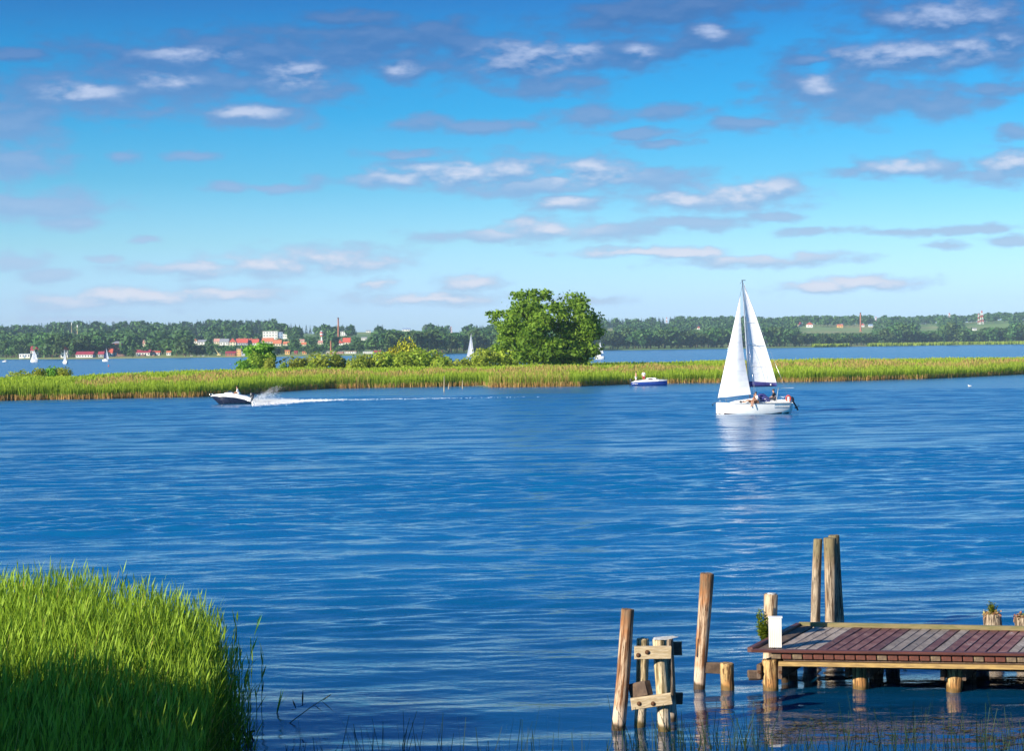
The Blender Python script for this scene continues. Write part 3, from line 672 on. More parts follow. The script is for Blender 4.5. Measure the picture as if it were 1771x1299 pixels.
# front trees of the far shore: each a thing
rng = np.random.default_rng(21); rnd = random.Random(5)
LM = [(0, "picture's left edge"), (60, 'leftmost lakeside house'), (111, 'tall red-roofed house'), (145, 'long wine-roofed shed'), (202, 'brick tower building'), (247, 'plum-roofed shed'), (292, 'orange-roofed little shed'), (341, 'moored white boats'), (379, 'yellow crane'), (413, 'orange tower'),
      (467, 'large white block'), (497, 'yellow waterside hut'), (556, 'striped water tower'), (586, 'tall brick chimney'), (637, 'pale field above town'), (702, 'grey ridge barn'), (779, 'striped ridge mast'), (815, 'sail behind bushes'), (945, 'big willow'), (1040, "willow's right edge"), (1153, 'slim lattice mast'),
      (1208, 'tiny red-roofed house'), (1285, 'big sailboat'), (1345, 'mainsail edge'), (1400, 'white meadow house'), (1453, 'yellow meadow house'), (1488, 'lone brick chimney'), (1515, 'small pylon'), (1560, 'pale reed strip'), (1607, 'small green field'), (1642, 'pylon over the grove'), (1698, 'tallest pylon'), (1771, "picture's right edge")]
OR_ = ['nearest', 'second', 'third', 'fourth', 'fifth', 'sixth', 'seventh', 'eighth', 'ninth', 'tenth']
FRONT = []
px = -14.0; nfront = 0
while px < 1785:
    town = px < 690
    for row in range(2):
        d0 = float(shoreD(px)); D = d0 + (14 + 20 * rnd.random() if row == 0 else 60 + 60 * rnd.random()); z = terr(px, D)
        h = rnd.uniform(15, 22) * (1.0 if town else 1.12) * (1.25 if px > 1550 else 1); 
        if town and rnd.random() < .25: h *= .6
        pp = px + rnd.uniform(-3, 3); x = (pp - 885.5) / F * D
        vi = rnd.choice([0, 1, 2, 3, 4, 5, 6, 7, 8, 9] if town else [0, 1, 2, 3, 4, 5, 6, 7]); w = h * (.85 if vi < 8 else .5)
        while h > 4.5 and blocked(x, D, z, h, h * (.85 if vi < 8 else .5)): h *= .86
        if h <= 4.5: continue
        s_ = h / (18 if vi < 8 else 21)
        o = far_tree('broadleaf_tree', far_me[vi], (x, D, z), rnd.random() * 6.28, (s_ * rnd.uniform(.9, 1.15), s_ * rnd.uniform(.9, 1.15), s_))
        tag(o, 'far tree', 'tree', 'trees lining the far shore'); nfront += 1; FRONT.append((pp, row, h, o))
    px += rnd.uniform(9.5, 13.5)
seen = {}
for pp, row, h, o in sorted(FRONT, key=lambda t: min(abs(t[0] - a) for a, _ in LM)):
    a, nm = min(LM, key=lambda t: abs(t[0] - pp)); side = 'left' if pp < a else 'right'; k = (nm, side if a not in (0, 1771) else '', row); n_o = seen.get(k, 0); seen[k] = n_o + 1
    where = ('%s to the %s of' % (OR_[n_o], side) if a not in (0, 1771) else '%s in from' % OR_[n_o])
    o['label'] = '%s far-shore tree, %s, %s the %s' % ('low' if h < 12 else 'tall' if h > 19 else 'medium', 'front row' if row == 0 else 'second row', where, nm)
# lone ridge trees
for x_0, yt, yb, hh, lb in [(736, 554.5, 572, 1, 'lone round tree standing on the ridge above the yellowish bushes')]:
    c = hit(x_0, yb); s = c.y / F; h = (yb - yt) * s; o = far_tree('round_tree', far_me[2], c, 0, (h / 20, h / 20, h / 18)); tag(o, lb, 'tree')
SPO = ['leftmost', 'tallest', 'second tallest', 'rightmost', 'slightly shorter']
for x_0, yt in [(440 + 484 / 6.81 - 0, 559.5), (440 + 610 / 6.81, 558.5), (440 + 658 / 6.81, 560), (440 + 715 / 6.81, 562.5), (523, 562)]:
    c = hit(x_0, 576); s = c.y / F; h = (576 - yt) * s; o = far_tree('conifer_tree', con_me[int(x_0) % 3], c, 0, (h / 22, h / 22, h / 22))
    tag(o, '%s dark spruce rising over the wood left of the tall brick chimney' % SPO.pop(0), 'tree', 'tall spruces over the town wood')
# the wood on the hills, one mass
parts = []
V_, F_, T_, I_ = [], [], [], []; off = 0; cnt = 0
rows = [120, 180, 250, 330, 420, 520, 630, 750, 870, 990, 1110, 1230, 1340, 1450, 1540, 1610, 1660, 1700]
for ri, dd in enumerate(rows):
    px = -60.0
    while px < 1830:
        px += rng.uniform(6.5, 11) * (1.0 if dd < 1000 else .78)
        D = float(shoreD(px)) + dd + rng.uniform(-40, 40); z = terr(px, D); x = (px - 885.5) / F * D
        if px < 480: con = dd > 800 and rng.random() < .75
        elif px < 1060: con = dd > 1000 and rng.random() < .8
        elif px < 1190: con = dd > 1100 and rng.random() < .8
        else: con = rng.random() < .12
        if rng.random() < (.12 if px < 480 else .25 if px > 1150 else .18): continue
        h = rng.uniform(13, 20) * (1.1 if px < 480 else 1.0)
        if 480 < px < 1030 and dd > 900: h *= .7
        while h > 4.5 and blocked(x, D, z, h, h * .6): h *= .82
        if h <= 4.5: continue
        v, f, t, i = low_con[rng.integers(3)] if con else low_var[rng.integers(6)]
        kk = len(f); sel = slice(0, kk)
        a = rng.random() * 6.28; ca, sa = math.cos(a), math.sin(a); s_ = h / (22 if con else 18); v2 = v * [s_ * rng.uniform(.9, 1.2), s_ * rng.uniform(.9, 1.2), s_]
        v2 = np.stack([v2[:, 0] * ca - v2[:, 1] * sa + x, v2[:, 0] * sa + v2[:, 1] * ca + D, v2[:, 2] + z], 1)
        V_.append(v2); F_.append(f + off); T_.append(np.clip(t + rng.uniform(-.2, .2), 0, 1)); I_.append(np.where(i == 0, 2 if con else 0, 1)); off += len(v2); cnt += 1
wood = link('hillside_wood', npmesh('hillside_wood', np.concatenate(V_), np.concatenate(F_), [M['farleaf'], M['bark'], M['conifer']], np.concatenate(T_), np.concatenate(I_)))
tag(wood, 'dense dark green wood covering the hills beyond the lake', 'wood', kind='stuff')
print('FAR TREES', nfront, cnt, off)
# ================================================================ the reed bank across the channel
FR = [(-120, 695), (0, 693.5), (100, 691.5), (200, 689.5), (300, 687.5), (380, 685.5), (440, 681), (500, 676), (560, 672.5), (640, 671), (760, 669), (835, 667.5), (850, 670), (1000, 668.7), (1060, 666), (1090, 664.3), (1160, 663.2), (1250, 662), (1400, 660.5), (1500, 658), (1600, 655.5), (1700, 651), (1771, 647.5), (1900, 641)]
BKp = [(-120, 660), (0, 657), (120, 652.5), (250, 644), (400, 641), (560, 638), (850, 635), (1000, 630), (1250, 623.8), (1400, 622.5), (1771, 618.4), (1900, 616)]
def DF(px): return F * CAMH / (np.interp(px, [a for a, _ in FR], [b for _, b in FR]) - hor(px))
def DB(px): return F * (CAMH - 2.4) / (np.interp(px, [a for a, _ in BKp], [b for _, b in BKp]) - hor(px))
pp = np.arange(-120, 1901, 20.0); V = []
for k, (t, z) in enumerate([(0, -.3), (0, .12), (.5, .3), (1, .35), (1, .35), (1, -.3)]):
    for a in pp:
        D = DF(a) + (DB(a) - DF(a)) * t + (.8 if k == 1 else 0) + (16 if k == 4 else 19 if k == 5 else 0); V.append(((a - 885.5) / F * D, D, z))
n_ = len(pp); Fc = [(i * n_ + k, i * n_ + k + 1, (i + 1) * n_ + k + 1, (i + 1) * n_ + k) for i in range(5) for k in range(n_ - 1)]
M['bog'] = mat('boggy_ground', (.07, .075, .02), (.10, .09, .03), .6, .95)
tag(link('reed_bank_ground', npmesh('reed_bank_ground', V, Fc, M['bog'])), kind='structure')
def blades(P, h, w, lean, tb, tm, tt, rng, mid=.30):
    """upright blades of two stacked quads; tints at base, middle and tip"""
    n = len(P); a = rng.random(n) * PI; dx = np.cos(a) * w / 2; dy = np.sin(a) * w / 2
    la = rng.random(n) * 2 * PI; lx = np.cos(la) * lean * h; ly = np.sin(la) * lean * h
    V = np.zeros((n, 6, 3)); B = P
    for j, (f, ww, lf) in enumerate([(0, .7, 0), (mid, .9, .06), (1, .5, 1)]):
        for s_, k in ((-1, 0), (1, 1)):
            V[:, j * 2 + k, 0] = B[:, 0] + s_ * dx * ww + lx * lf; V[:, j * 2 + k, 1] = B[:, 1] + s_ * dy * ww + ly * lf; V[:, j * 2 + k, 2] = B[:, 2] + h * f
    o = np.arange(n)[:, None] * 6
    Fq = np.concatenate([o + np.array([0, 1, 3, 2]), o + np.array([2, 3, 5, 4])])
    T = np.stack([tb, tb, tm, tm, tt, tt], 1)
    return V.reshape(-1, 3), Fq, T.ravel(), None
rng = np.random.default_rng(5)
def reeds_zone(n, tmin, tmax, wmin, wmax, edge=False):
    px = rng.uniform(-110, 1890, n); df, db = DF(px), DB(px)
    if edge: D = df + rng.random(n) ** 1.5 * 3.5 + .25 * np.sin(px * .09) + .5 * np.sin(px * .033)
    else:
        t = tmin + (tmax - tmin) * rng.random(n); D = df + 1.5 + (db - df - 1.5) * t
    t = (D - df) / (db - df); x = (px - 885.5) / F * D
    nz = np.sin(px * .013 + 2) + np.sin(px * .031 + D * .05) + .6 * np.sin(px * .09 + D * .11)
    h = 1.72 + .72 * np.clip(t / .55, 0, 1) + .14 * rng.normal(size=n) + .07 * nz
    tan = ((t > .16 + .04 * nz) & (t < .52 + .07 * nz)) & (px > 130)
    tan |= (px > 845) & (px < 985) & (t < .5) & (rng.random(n) < .65)
    tan |= (px > 560) & (px < 640) & (t < .5) & (rng.random(n) < .35)
    tan &= rng.random(n) < .62
    h = np.where(t < .2, h, np.where(tan, h * 1.0, h * .98))
    tt = np.where(tan, .55 + .13 * rng.random(n), .28 + .24 * rng.random(n))
    tt = np.where((t > .6), .36 + .14 * rng.random(n), tt)
    yl = (px > 1250) & (rng.random(n) < .30); tt = np.where(yl & ~tan, .50 + .09 * rng.random(n), tt)
    tm = np.where(tan, .55 + .2 * rng.random(n), .10 + .25 * rng.random(n)); tb = .66 + .3 * rng.random(n)
    P = np.stack([x, D, np.full(n, .0)], 1)
    P[:, 2] = np.where(t < .03, -.1, .15)
    return blades(P, h, rng.uniform(wmin, wmax, n), .22 * rng.random(n), tb, tm, tt, rng)
def fringe(n):
    px = rng.uniform(-110, 1890, n); D = DF(px) - .5 + rng.random(n) * 1.6 + .25 * np.sin(px * .09) + .5 * np.sin(px * .033); x = (px - 885.5) / F * D
    return blades(np.stack([x, D, np.full(n, -.1)], 1), .55 + .42 * rng.random(n), rng.uniform(.05, .09, n), .15 * rng.random(n), .75 + .25 * rng.random(n), .7 + .3 * rng.random(n), .6 + .35 * rng.random(n), rng)
parts = [fringe(9000), reeds_zone(15000, 0, 0, .05, .10, True), reeds_zone(30000, 0, .3, .07, .14), reeds_zone(52000, .3, 1, .12, .26)]
V, Fq, T, _ = cat_mesh([(a, b_, c, 0) for a, b_, c, d in parts])
tag(link('reed_bank', npmesh('reed_bank', V, Fq, M['bankreed'], T)), 'broad belt of tall reeds with golden stems growing across the lake', 'reeds', kind='stuff')
# dead stems standing proud at the water's edge and the reed strip on the far right shore
P = []
for i in range(2600):
    a = rng.uniform(1500, 1800); D = float(shoreD(a)) - rng.uniform(-12, 40) * (1 if 1500 < a < 1645 or a > 1700 else .2); P.append(((a - 885.5) / F * D, D, -.1))
for i in range(500):
    a = rng.uniform(1405, 1470); D = float(shoreD(a)) - rng.uniform(-5, 14); P.append(((a - 885.5) / F * D, D, -.1))
P = np.array(P); n = len(P); v, f, t, _ = blades(P, 3.0 + rng.random(n) * 1.5, np.full(n, 1.6), .05 * rng.random(n), .4 + .1 * rng.random(n), .3 + .2 * rng.random(n), .35 + .16 * rng.random(n), rng)
tag(link('far_shore_reeds', npmesh('far_shore_reeds', v, f, M['bankreed'], t)), 'pale green reed strip along the foot of the far right shore', 'reeds', kind='stuff')
for x, yt, yb, lb in [(767.5, 650, 677, 'thin pale stake in the water in front of the reeds, the left one'), (799.5, 657, 672, 'short weathered stake in the water before the dark gap in the reeds'), (775.5, 663, 672.5, 'lowest of the thin stakes in the water before the reeds')]:
    c = W(x, yb); h = (yb - yt) * c.y / F; b = MB(); b.tube([(0, 0, -1), (.03 * h, 0, h * .5), (.05 * h, 0, h)], [.07, .06, .04], 6); tag(b.build('stake', M['palewood'], loc=c), lb, 'stake')

# bushes
rng = np.random.default_rng(9)
def bush_mesh(nm, material, n=1500, size=.24, nl=8, tall=False):
    lobes = []
    for i in range(nl):
        a = rng.random() * 2 * PI; r = rng.random() * .34; s = .16 + .12 * rng.random(); lobes.append((math.cos(a) * r, math.sin(a) * r, .25 + rng.random() * .5, s, s, s * 1.05))
    lobes.append((0, 0, .42, .34, .3, .42))
    V, Fq, T = leaf_cards(lobes, n, size / 4, rng, .75, .6); tv, tf = tube_np((0, 0, -.1), (.02, 0, .5), .02, .01, 5)
    return npmesh(nm, *cat_mesh([(V, Fq, T, 0), (tv, tf, None, 1)])[:2], [material, M['bark']], np.concatenate([T, np.zeros(len(tv))]), np.concatenate([np.zeros(len(Fq)), np.ones(len(tf))]))
bm = [bush_mesh('bush', M['bushleaf']) for i in range(5)]
ym = [bush_mesh('bush', M['yellowleaf'], 1000) for i in range(3)]
dm = [bush_mesh('bush', M['leaf'], 1000) for i in range(3)]
BUSH = [(34, 40, 647, 'b', 'low pale bush at the left end of the bush clump by the far left edge'), (65, 26, 636, 'b', 'rounded bush second from left in the clump at the far left edge'), (88, 28, 634.5, 'd', 'darkest and tallest bush of the clump at the far left edge'), (110, 26, 639, 'b', 'rightmost bush of the clump at the far left edge'),
 (425, 30, 622, 'd', 'dark low bush at the left foot of the small round tree'), (450, 28, 616, 'b', 'yellow-green bush in front of the small round tree'), (468, 20, 618, 'b', 'small pale bush at the right foot of the small round tree'), (491, 12, 627, 'b', 'sparse little shrub alone right of the small round tree'),
 (518, 38, 621, 'b', 'broad low bush left of the long bush row'), (540, 16, 628, 'b', 'tiny bush just left of the long bush row'), (560, 34, 614.5, 'b', 'round yellow-green bush at the left end of the long bush row'), (587, 32, 615, 'b', None), (614, 32, 613.5, 'b', None), (640, 34, 615.5, 'b', None), (668, 38, 611.5, 'b', None),
 (681, 38, 592, 'y', 'yellowish shrub on the left of the tall yellowish pair'), (708, 30, 584, 'y', 'tallest yellowish shrub rising over the long bush row'), (734, 28, 597, 'y', 'small yellowish shrub right of the tallest yellowish one'), (757, 34, 605, 'y', 'low dark yellowish shrub right of the yellowish group'),
 (700, 36, 608, 'b', None), (735, 42, 610, 'b', None), (768, 36, 616, 'b', None), (795, 44, 620.5, 'b', None), (824, 32, 619, 'b', None), (846, 40, 607, 'b', 'bush just right of the white triangular sail'), (880, 46, 604, 'b', 'bush under the left side of the big willow'), (925, 50, 598, 'd', 'green bush at the foot of the big willow, left of its middle'),
 (965, 42, 604, 'd', 'green bush at the foot of the big willow, right of its middle'), (993, 42, 609, 'b', 'pale bush under the right side of the big willow'), (1010, 22, 615, 'd', 'dark bush at the right end of the row under the big willow')]
BORD = ['second', 'third', 'fourth', 'fifth', 'sixth', 'seventh', 'eighth', 'ninth', 'tenth']
for k, (x, w, yt, kind, lb) in enumerate(BUSH):
    D = float(DB(x)) + (2 + (k % 3) * 2 if kind != 'y' else 9) + (4 if x < 130 else 0); s = D / F; base = DP(x, 630, D); base.z = .2
    h = (CAMH + (hor(x) - yt) * s) - .2; w = w * s * 1.7
    me = {'b': bm, 'y': ym, 'd': dm}[kind][k % (5 if kind == 'b' else 3)]
    o = link('bush', me, loc=base, rot=(0, 0, k * 1.7), scl=(w, w, h * (1.0 if kind == 'y' else 1.15)))
    tag(o, lb or ('rounded bush, %s from the left in the long row left of the willow' % BORD.pop(0)), 'bush', 'bushes along the reed bank')

def tree(name, label, base, lobes_px, D, ncards, size, material, limbs, r0):
    s = D / F; root = empty(name, base, 0, label, 'tree'); bx, by = pix(base)
    L = []
    for (x, y, rx, ry, dy) in lobes_px: L.append(((x - bx) * s, dy, (by - y) * s, rx * s, (rx + ry) * .5 * s, ry * s))
    sub = []
    for l in L:       # break each lobe into smaller clumps
        for i in range(13):
            d = rng.normal(size=3); d /= np.linalg.norm(d); q_ = .30 + .22 * rng.random()
            sub.append((l[0] + d[0] * l[3] * .82, l[1] + d[1] * l[4] * .82, l[2] + d[2] * l[5] * .82, l[3] * q_, l[4] * q_, l[5] * q_))
    V, Fq, T = leaf_cards(sub, ncards, size, rng, .7, .4, 1.6, .28)
    k = V[:, 2].reshape(-1, 4).min(1) > .1; Fq = Fq[k]
    link('crown', npmesh('crown', V, Fq, material, T), root)
    b = MB(); 
    for (pts, rr) in limbs: b.tube([((x - bx) * s, dy, (by - y) * s) for x, y, dy in pts], rr, 8, jit=.08)
    b.build('trunk', M['bark'], root); return root
D = 352.0; base = DP(948, 630, D); base.z = .1
tree('willow_tree', 'large broad-crowned willow standing alone on the reed bank', base,
     [(925, 528, 44, 26, 0), (957, 548, 24, 22, -1), (985, 545, 46, 32, 1), (1012, 572, 30, 34, 0), (905, 556, 40, 22, -2), (872, 550, 25, 15, 0), (853, 543, 12, 6, 0), (950, 575, 52, 30, -4), (900, 588, 34, 20, 0), (878, 597, 24, 14, -2), (1000, 598, 40, 24, -2), (1028, 574, 12, 14, 0),
      (930, 606, 44, 22, -5), (968, 608, 46, 20, -4), (935, 512, 20, 11, 0), (1002, 526, 20, 10, 1), (885, 572, 20, 12, 1), (1004, 614, 22, 12, -2)], D, 19000, .44, M['leaf'],
     [([(948, 634, 0), (944, 612, 0), (936, 580, 0), (926, 545, 0)], [.75, .6, .42, .15]), ([(946, 618, 0), (965, 595, 0), (990, 560, 1)], [.5, .35, .12]), ([(944, 612, 0), (915, 592, 0), (882, 552, 0), (866, 545, 0)], [.45, .32, .16, .06]), ([(958, 620, 0), (985, 606, -1), (1010, 588, 0)], [.4, .3, .1]), ([(940, 600, 0), (912, 575, -1), (900, 555, -2)], [.3, .2, .08])], .6)
D = float(DB(443)) + 9; base = DP(446, 640, D); base.z = .1
tree('round_tree', 'small round dark green tree on the reed bank above the speedboat', base, [(447, 606, 20, 14, 0), (460, 612, 16, 17, 1), (436, 617, 15, 15, -1), (424, 631, 11, 7, 0), (452, 626, 24, 13, 0), (417, 637, 8, 4, 0)], D, 6500, .38, M['leaf'],
     [([(446, 641, 0), (448, 625, 0), (450, 606, 0)], [.3, .22, .08]), ([(447, 632, 0), (434, 622, 0)], [.2, .08])], .3)
# ================================================================ people
def skin_mesh(name, pts, edges, rad, material, sub=1):
    me = bpy.data.meshes.new(name + '_skeleton'); me.from_pydata(pts, edges, []); o = bpy.data.objects.new(name + '_skeleton', me); COL.objects.link(o)
    o.modifiers.new('s', 'SKIN'); 
    for i, v in enumerate(me.skin_vertices[0].data): v.radius = rad[i] if isinstance(rad[i], tuple) else (rad[i], rad[i]); v.use_root = (i == 0)
    sb = o.modifiers.new('u', 'SUBSURF'); sb.levels = sub; sb.render_levels = sub
    dg = bpy.context.evaluated_depsgraph_get(); ev = o.evaluated_get(dg); out = bpy.data.meshes.new_from_object(ev)
    bpy.data.objects.remove(o); bpy.data.meshes.remove(me); out.name = name
    out.materials.clear(); out.materials.append(material)
    for p_ in out.polygons: p_.use_smooth = True; p_.material_index = 0
    return out
def person(label, loc, rz, pose, top='white', legs='brown_cloth', hairc='hair', parent_boat=None):
    J = {'pelvis': (0, 0, .95), 'waist': (0, 0, 1.08), 'chest': (0, .0, 1.32), 'neck': (0, 0, 1.50), 'chin': (0, .02, 1.58), 'head': (0, .01, 1.70),
         'shl': (-.18, 0, 1.42), 'ell': (-.24, .0, 1.14), 'wrl': (-.24, .06, .90), 'hal': (-.24, .08, .82), 'shr': (.18, 0, 1.42), 'elr': (.24, 0, 1.14), 'wrr': (.24, .06, .90), 'har': (.24, .08, .82),
         'hipl': (-.09, 0, .90), 'knl': (-.10, .02, .50), 'anl': (-.10, 0, .09), 'tol': (-.10, .15, .04), 'hipr': (.09, 0, .90), 'knr': (.10, .02, .50), 'anr': (.10, 0, .09), 'tor': (.10, .15, .04)}
    J.update(pose)
    K = list(J); ix = {k: i for i, k in enumerate(K)}
    E_ = [('pelvis', 'waist'), ('waist', 'chest'), ('chest', 'neck'), ('neck', 'chin'), ('chin', 'head'), ('chest', 'shl'), ('shl', 'ell'), ('ell', 'wrl'), ('wrl', 'hal'), ('chest', 'shr'), ('shr', 'elr'), ('elr', 'wrr'), ('wrr', 'har'),
          ('pelvis', 'hipl'), ('hipl', 'knl'), ('knl', 'anl'), ('anl', 'tol'), ('pelvis', 'hipr'), ('hipr', 'knr'), ('knr', 'anr'), ('anr', 'tor')]
    R = {'pelvis': .13, 'waist': .125, 'chest': (.15, .12), 'neck': .055, 'chin': .07, 'head': .095, 'sh': .065, 'el': .045, 'wr': .032, 'ha': .04, 'hip': .09, 'kn': .06, 'an': .042, 'to': .035}
    rad = [R.get(k, R.get(k[:-1], .05)) for k in K]
    me = skin_mesh('person', [J[k] for k in K], [(ix[a], ix[b]) for a, b in E_], rad, M['skin'], 2)
    o = link('person', me, loc=loc, rot=(0, 0, rz)); tag(o, label, 'person')
    def cloth(nm, ks, ed, rr, m):
        jx = {k: i for i, k in enumerate(ks)}; c = skin_mesh(nm, [J[k] for k in ks], [(jx[a], jx[b]) for a, b in ed], rr, m, 2); link(nm, c, o)
    if top: cloth('shirt', ['waist', 'chest', 'shl', 'shr', 'ell', 'elr', 'pelvis'], [('waist', 'chest'), ('chest', 'shl'), ('chest', 'shr'), ('shl', 'ell'), ('shr', 'elr'), ('waist', 'pelvis')], [.145, .17, .085, .085, .06, .06, .14], M[{'white': 'shirt', 'dark': 'dark_cloth'}.get(top, top)])
    if legs: cloth('shorts' if legs != 'dark_cloth' else 'trousers', ['pelvis', 'hipl', 'hipr', 'knl', 'knr'] + (['anl', 'anr'] if legs == 'dark_cloth' else []), [('pelvis', 'hipl'), ('pelvis', 'hipr'), ('hipl', 'knl'), ('hipr', 'knr')] + ([('knl', 'anl'), ('knr', 'anr')] if legs == 'dark_cloth' else []), [.155, .11, .11, .08, .08] + ([.06, .06] if legs == 'dark_cloth' else []), M[legs])
    h = Vector(J['head']); c_ = Vector(J['chin']); b = MB(); b.tube([h + Vector((0, -.02, -.02)), h + Vector((0, -.02, .05)), h + Vector((0, -.015, .10)), h + Vector((0, -.01, .125))], [.108, .108, .085, .03], 10); b.build('hair', M[hairc], o)
    for sx in (-1, 1):
        b = MB(); b.tube([h + Vector((sx * .035, .088, -.02)), h + Vector((sx * .035, .098, -.02))], .012, 6); b.build('eye', M['dark_cloth'], o)
    b = MB(); b.tube([h + Vector((0, .09, -.03)), h + Vector((0, .118, -.055))], [.012, .018], 6); b.build('nose', M['skin'], o)
    return o
SIT = {'pelvis': (0, 0, .12), 'waist': (0, 0, .25), 'chest': (0, .06, .50), 'neck': (0, .09, .68), 'chin': (0, .12, .76), 'head': (0, .12, .87), 'shl': (-.18, .06, .59), 'ell': (-.25, .14, .33), 'wrl': (-.18, .34, .26), 'hal': (-.16, .41, .24), 'shr': (.18, .06, .59), 'elr': (.25, .12, .33), 'wrr': (.2, .33, .24), 'har': (.18, .4, .22),
       'hipl': (-.10, .05, .10), 'knl': (-.12, .46, .16), 'anl': (-.12, .50, -.26), 'tol': (-.12, .64, -.31), 'hipr': (.10, .05, .10), 'knr': (.12, .46, .16), 'anr': (.12, .50, -.26), 'tor': (.12, .64, -.31)}
# ================================================================ boats
def hull_mesh(st, nv=7, mats=None, zsplit=None, deck=True, n2=1.8):
    """st: list of (x, half beam, keel z, sheer z, fullness); lofted skin from sheer to sheer round the keel"""
    b = MB(); P = []; m_ = 2 * nv + 1
    for (x, hb, zk, zs, fu) in st:
        for k in range(-nv, nv + 1):
            t = abs(k) / nv; sgn = -1 if k < 0 else 1
            y = hb * (t ** fu); z = zk + (zs - zk) * (t ** n2); P.append((x, sgn * y, z))
    Fs = [(i * m_ + k, i * m_ + k + 1, (i + 1) * m_ + k + 1, (i + 1) * m_ + k) for i in range(len(st) - 1) for k in range(m_ - 1)]
    b.add(P, Fs, 0, True)
    if zsplit is not None:
        for fi, f in enumerate(b.f): b.m[fi] = 1 if sum(b.v[i][2] for i in f) / len(f) < zsplit else 0
    b.f.append([(len(st) - 1) * m_ + k for k in range(m_)]); b.m.append(0); b.sm.append(False)
    if deck:
        Fs = []; Q = []
        for (x, hb, zk, zs, fu) in st: Q += [(x, -hb * .985, zs - .004), (x, 0, zs + .03 * hb), (x, hb * .985, zs - .004)]
        b.add(Q, [(i * 3 + k, (i + 1) * 3 + k, (i + 1) * 3 + k + 1, i * 3 + k + 1) for i in range(len(st) - 1) for k in range(2)], 0)
    return b
def sail_mesh(corn, belly, nu=10, nv=14, roach=0.0):
    """corn: head, tack (luff foot), clew; belly pushes it to +y"""
    H, Tk, Cl = [Vector(c) for c in corn]; P = []; Fs = []
    for j in range(nv + 1):
        v = j / nv; a = H.lerp(Tk, v); c = H.lerp(Cl, v) + (Cl - Tk).normalized() * roach * math.sin(PI * v)
        for i in range(nu + 1):
            u = i / nu; p_ = a.lerp(c, u); d = belly * math.sin(PI * u ** .8) * (math.sin(PI * min(1, v * .93 + .02)) ** .7) * (c - a).length / max((Cl - Tk).length, .1); p_.y += d
            P.append(p_)
    for j in range(nv):
        for i in range(nu): k = j * (nu + 1) + i; Fs.append((k, k + nu + 1, k + nu + 2, k + 1))
    b = MB(); b.add(P, Fs, 0, True); return b
def engine(parent, loc, s=1.0, tilt=0.0, mt='black'):
    e = MB(); e.tube([(0, 0, .42 * s), (0, 0, .36 * s), (0, 0, .12 * s), (0, 0, 0)], [.10 * s, .19 * s, .20 * s, .12 * s], 10, flat=.75)
    e.tube([(0, 0, .05 * s), (.06 * s, 0, -.5 * s)], [.09 * s, .06 * s], 8, flat=.5); e.tube([(-.10 * s, 0, -.55 * s), (.26 * s, 0, -.55 * s)], [.07 * s, .03 * s], 8); e.box((.05 * s, 0, -.72 * s), (.14 * s, .02, .25 * s)); e.box((.1 * s, 0, -.38 * s), (.34 * s, .16 * s, .02))
    o = e.build('outboard_engine', M[mt], parent, loc=loc, rot=(0, tilt, 0))
    p = MB()
    for k in range(3): a = k * 2.094; p.box((.30 * s, math.cos(a) * .08 * s, -.55 * s + math.sin(a) * .08 * s), (.02, .10 * s, .10 * s), Matrix.Rotation(a, 3, 'X'))
    p.build('propeller', M['steel'], o); return o
# ---- main sailboat, local x from bow (-) to stern (+), z up from the water
c = W(1302, 716); D0 = c.y; sc_ = D0 / F
def bx(px): return (px - 1302) * sc_
def bz(py): return (716.5 - py) * sc_
bt = empty('sailboat', c, 0, 'white sloop under full white sails with navy boom cover, crew aboard, in mid channel', 'sailboat')
bow, ste = bx(1238.5), bx(1368.5)
st = []
for t, hb, zk, zs in [(0, .03, .02, 1.06), (.03, .20, -.12, 1.06), (.10, .48, -.24, 1.04), (.22, .83, -.34, 1.01), (.38, 1.12, -.40, .985), (.55, 1.25, -.40, .97), (.72, 1.25, -.33, .97), (.86, 1.16, -.18, .98), (.955, 1.07, .0, .99), (1.0, 1.02, .20, 1.0)]:
    st.append((bow + (ste - bow) * t - (.22 * 0), hb, zk, zs, .62))
hb_ = hull_mesh(st, 8, zsplit=.075); hull = hb_.build('hull', [M['white'], M['antifoul']], bt)
b = MB()   # rubbing strake along the sheer
for sgn in (-1, 1): b.tube([(s_[0], sgn * (s_[1] + .005), s_[3] - .03) for s_ in st], .03, 6)
b.build('rubbing_strake', M['alu'], hull)
b = MB(); n = 14; zc = .56
x0, x1 = bx(1337), bx(1365.5)
def hullside(x, z):
    for a, d in zip(st, st[1:]):
        if a[0] <= x <= d[0]:
            f = (x - a[0]) / (d[0] - a[0]); L_ = [a[i] + (d[i] - a[i]) * f for i in range(5)]; t = max(0, (z - L_[2]) / (L_[3] - L_[2])) ** (1 / 1.8); return L_[1] * t ** L_[4]
    return 1.0
P = []; Fs = []
for i in range(n + 1):
    x = x0 + (x1 - x0) * i / n
    for z in (.50 + .02 * i / n, .88): P.append((x, -hullside(x, z) - .006, z))
Fs = [(2 * i, 2 * i + 2, 2 * i + 3, 2 * i + 1) for i in range(n)]; b.add(P, Fs)
b.build('side_band', M['decal'], hull)
b = MB()      # illegible upright lettering on the band
for i in range(13):
    x = x0 + (x1 - x0) * (i + .7) / 14.4; y = -hullside(x, .68) - .014; b.box((x, y, .69), (.045, .012, .16)); 
    if i % 3 != 1: b.box((x + .035, y, .76 - .07 * (i % 2)), (.06, .012, .03))
b.build('lettering', M['white'], hull)
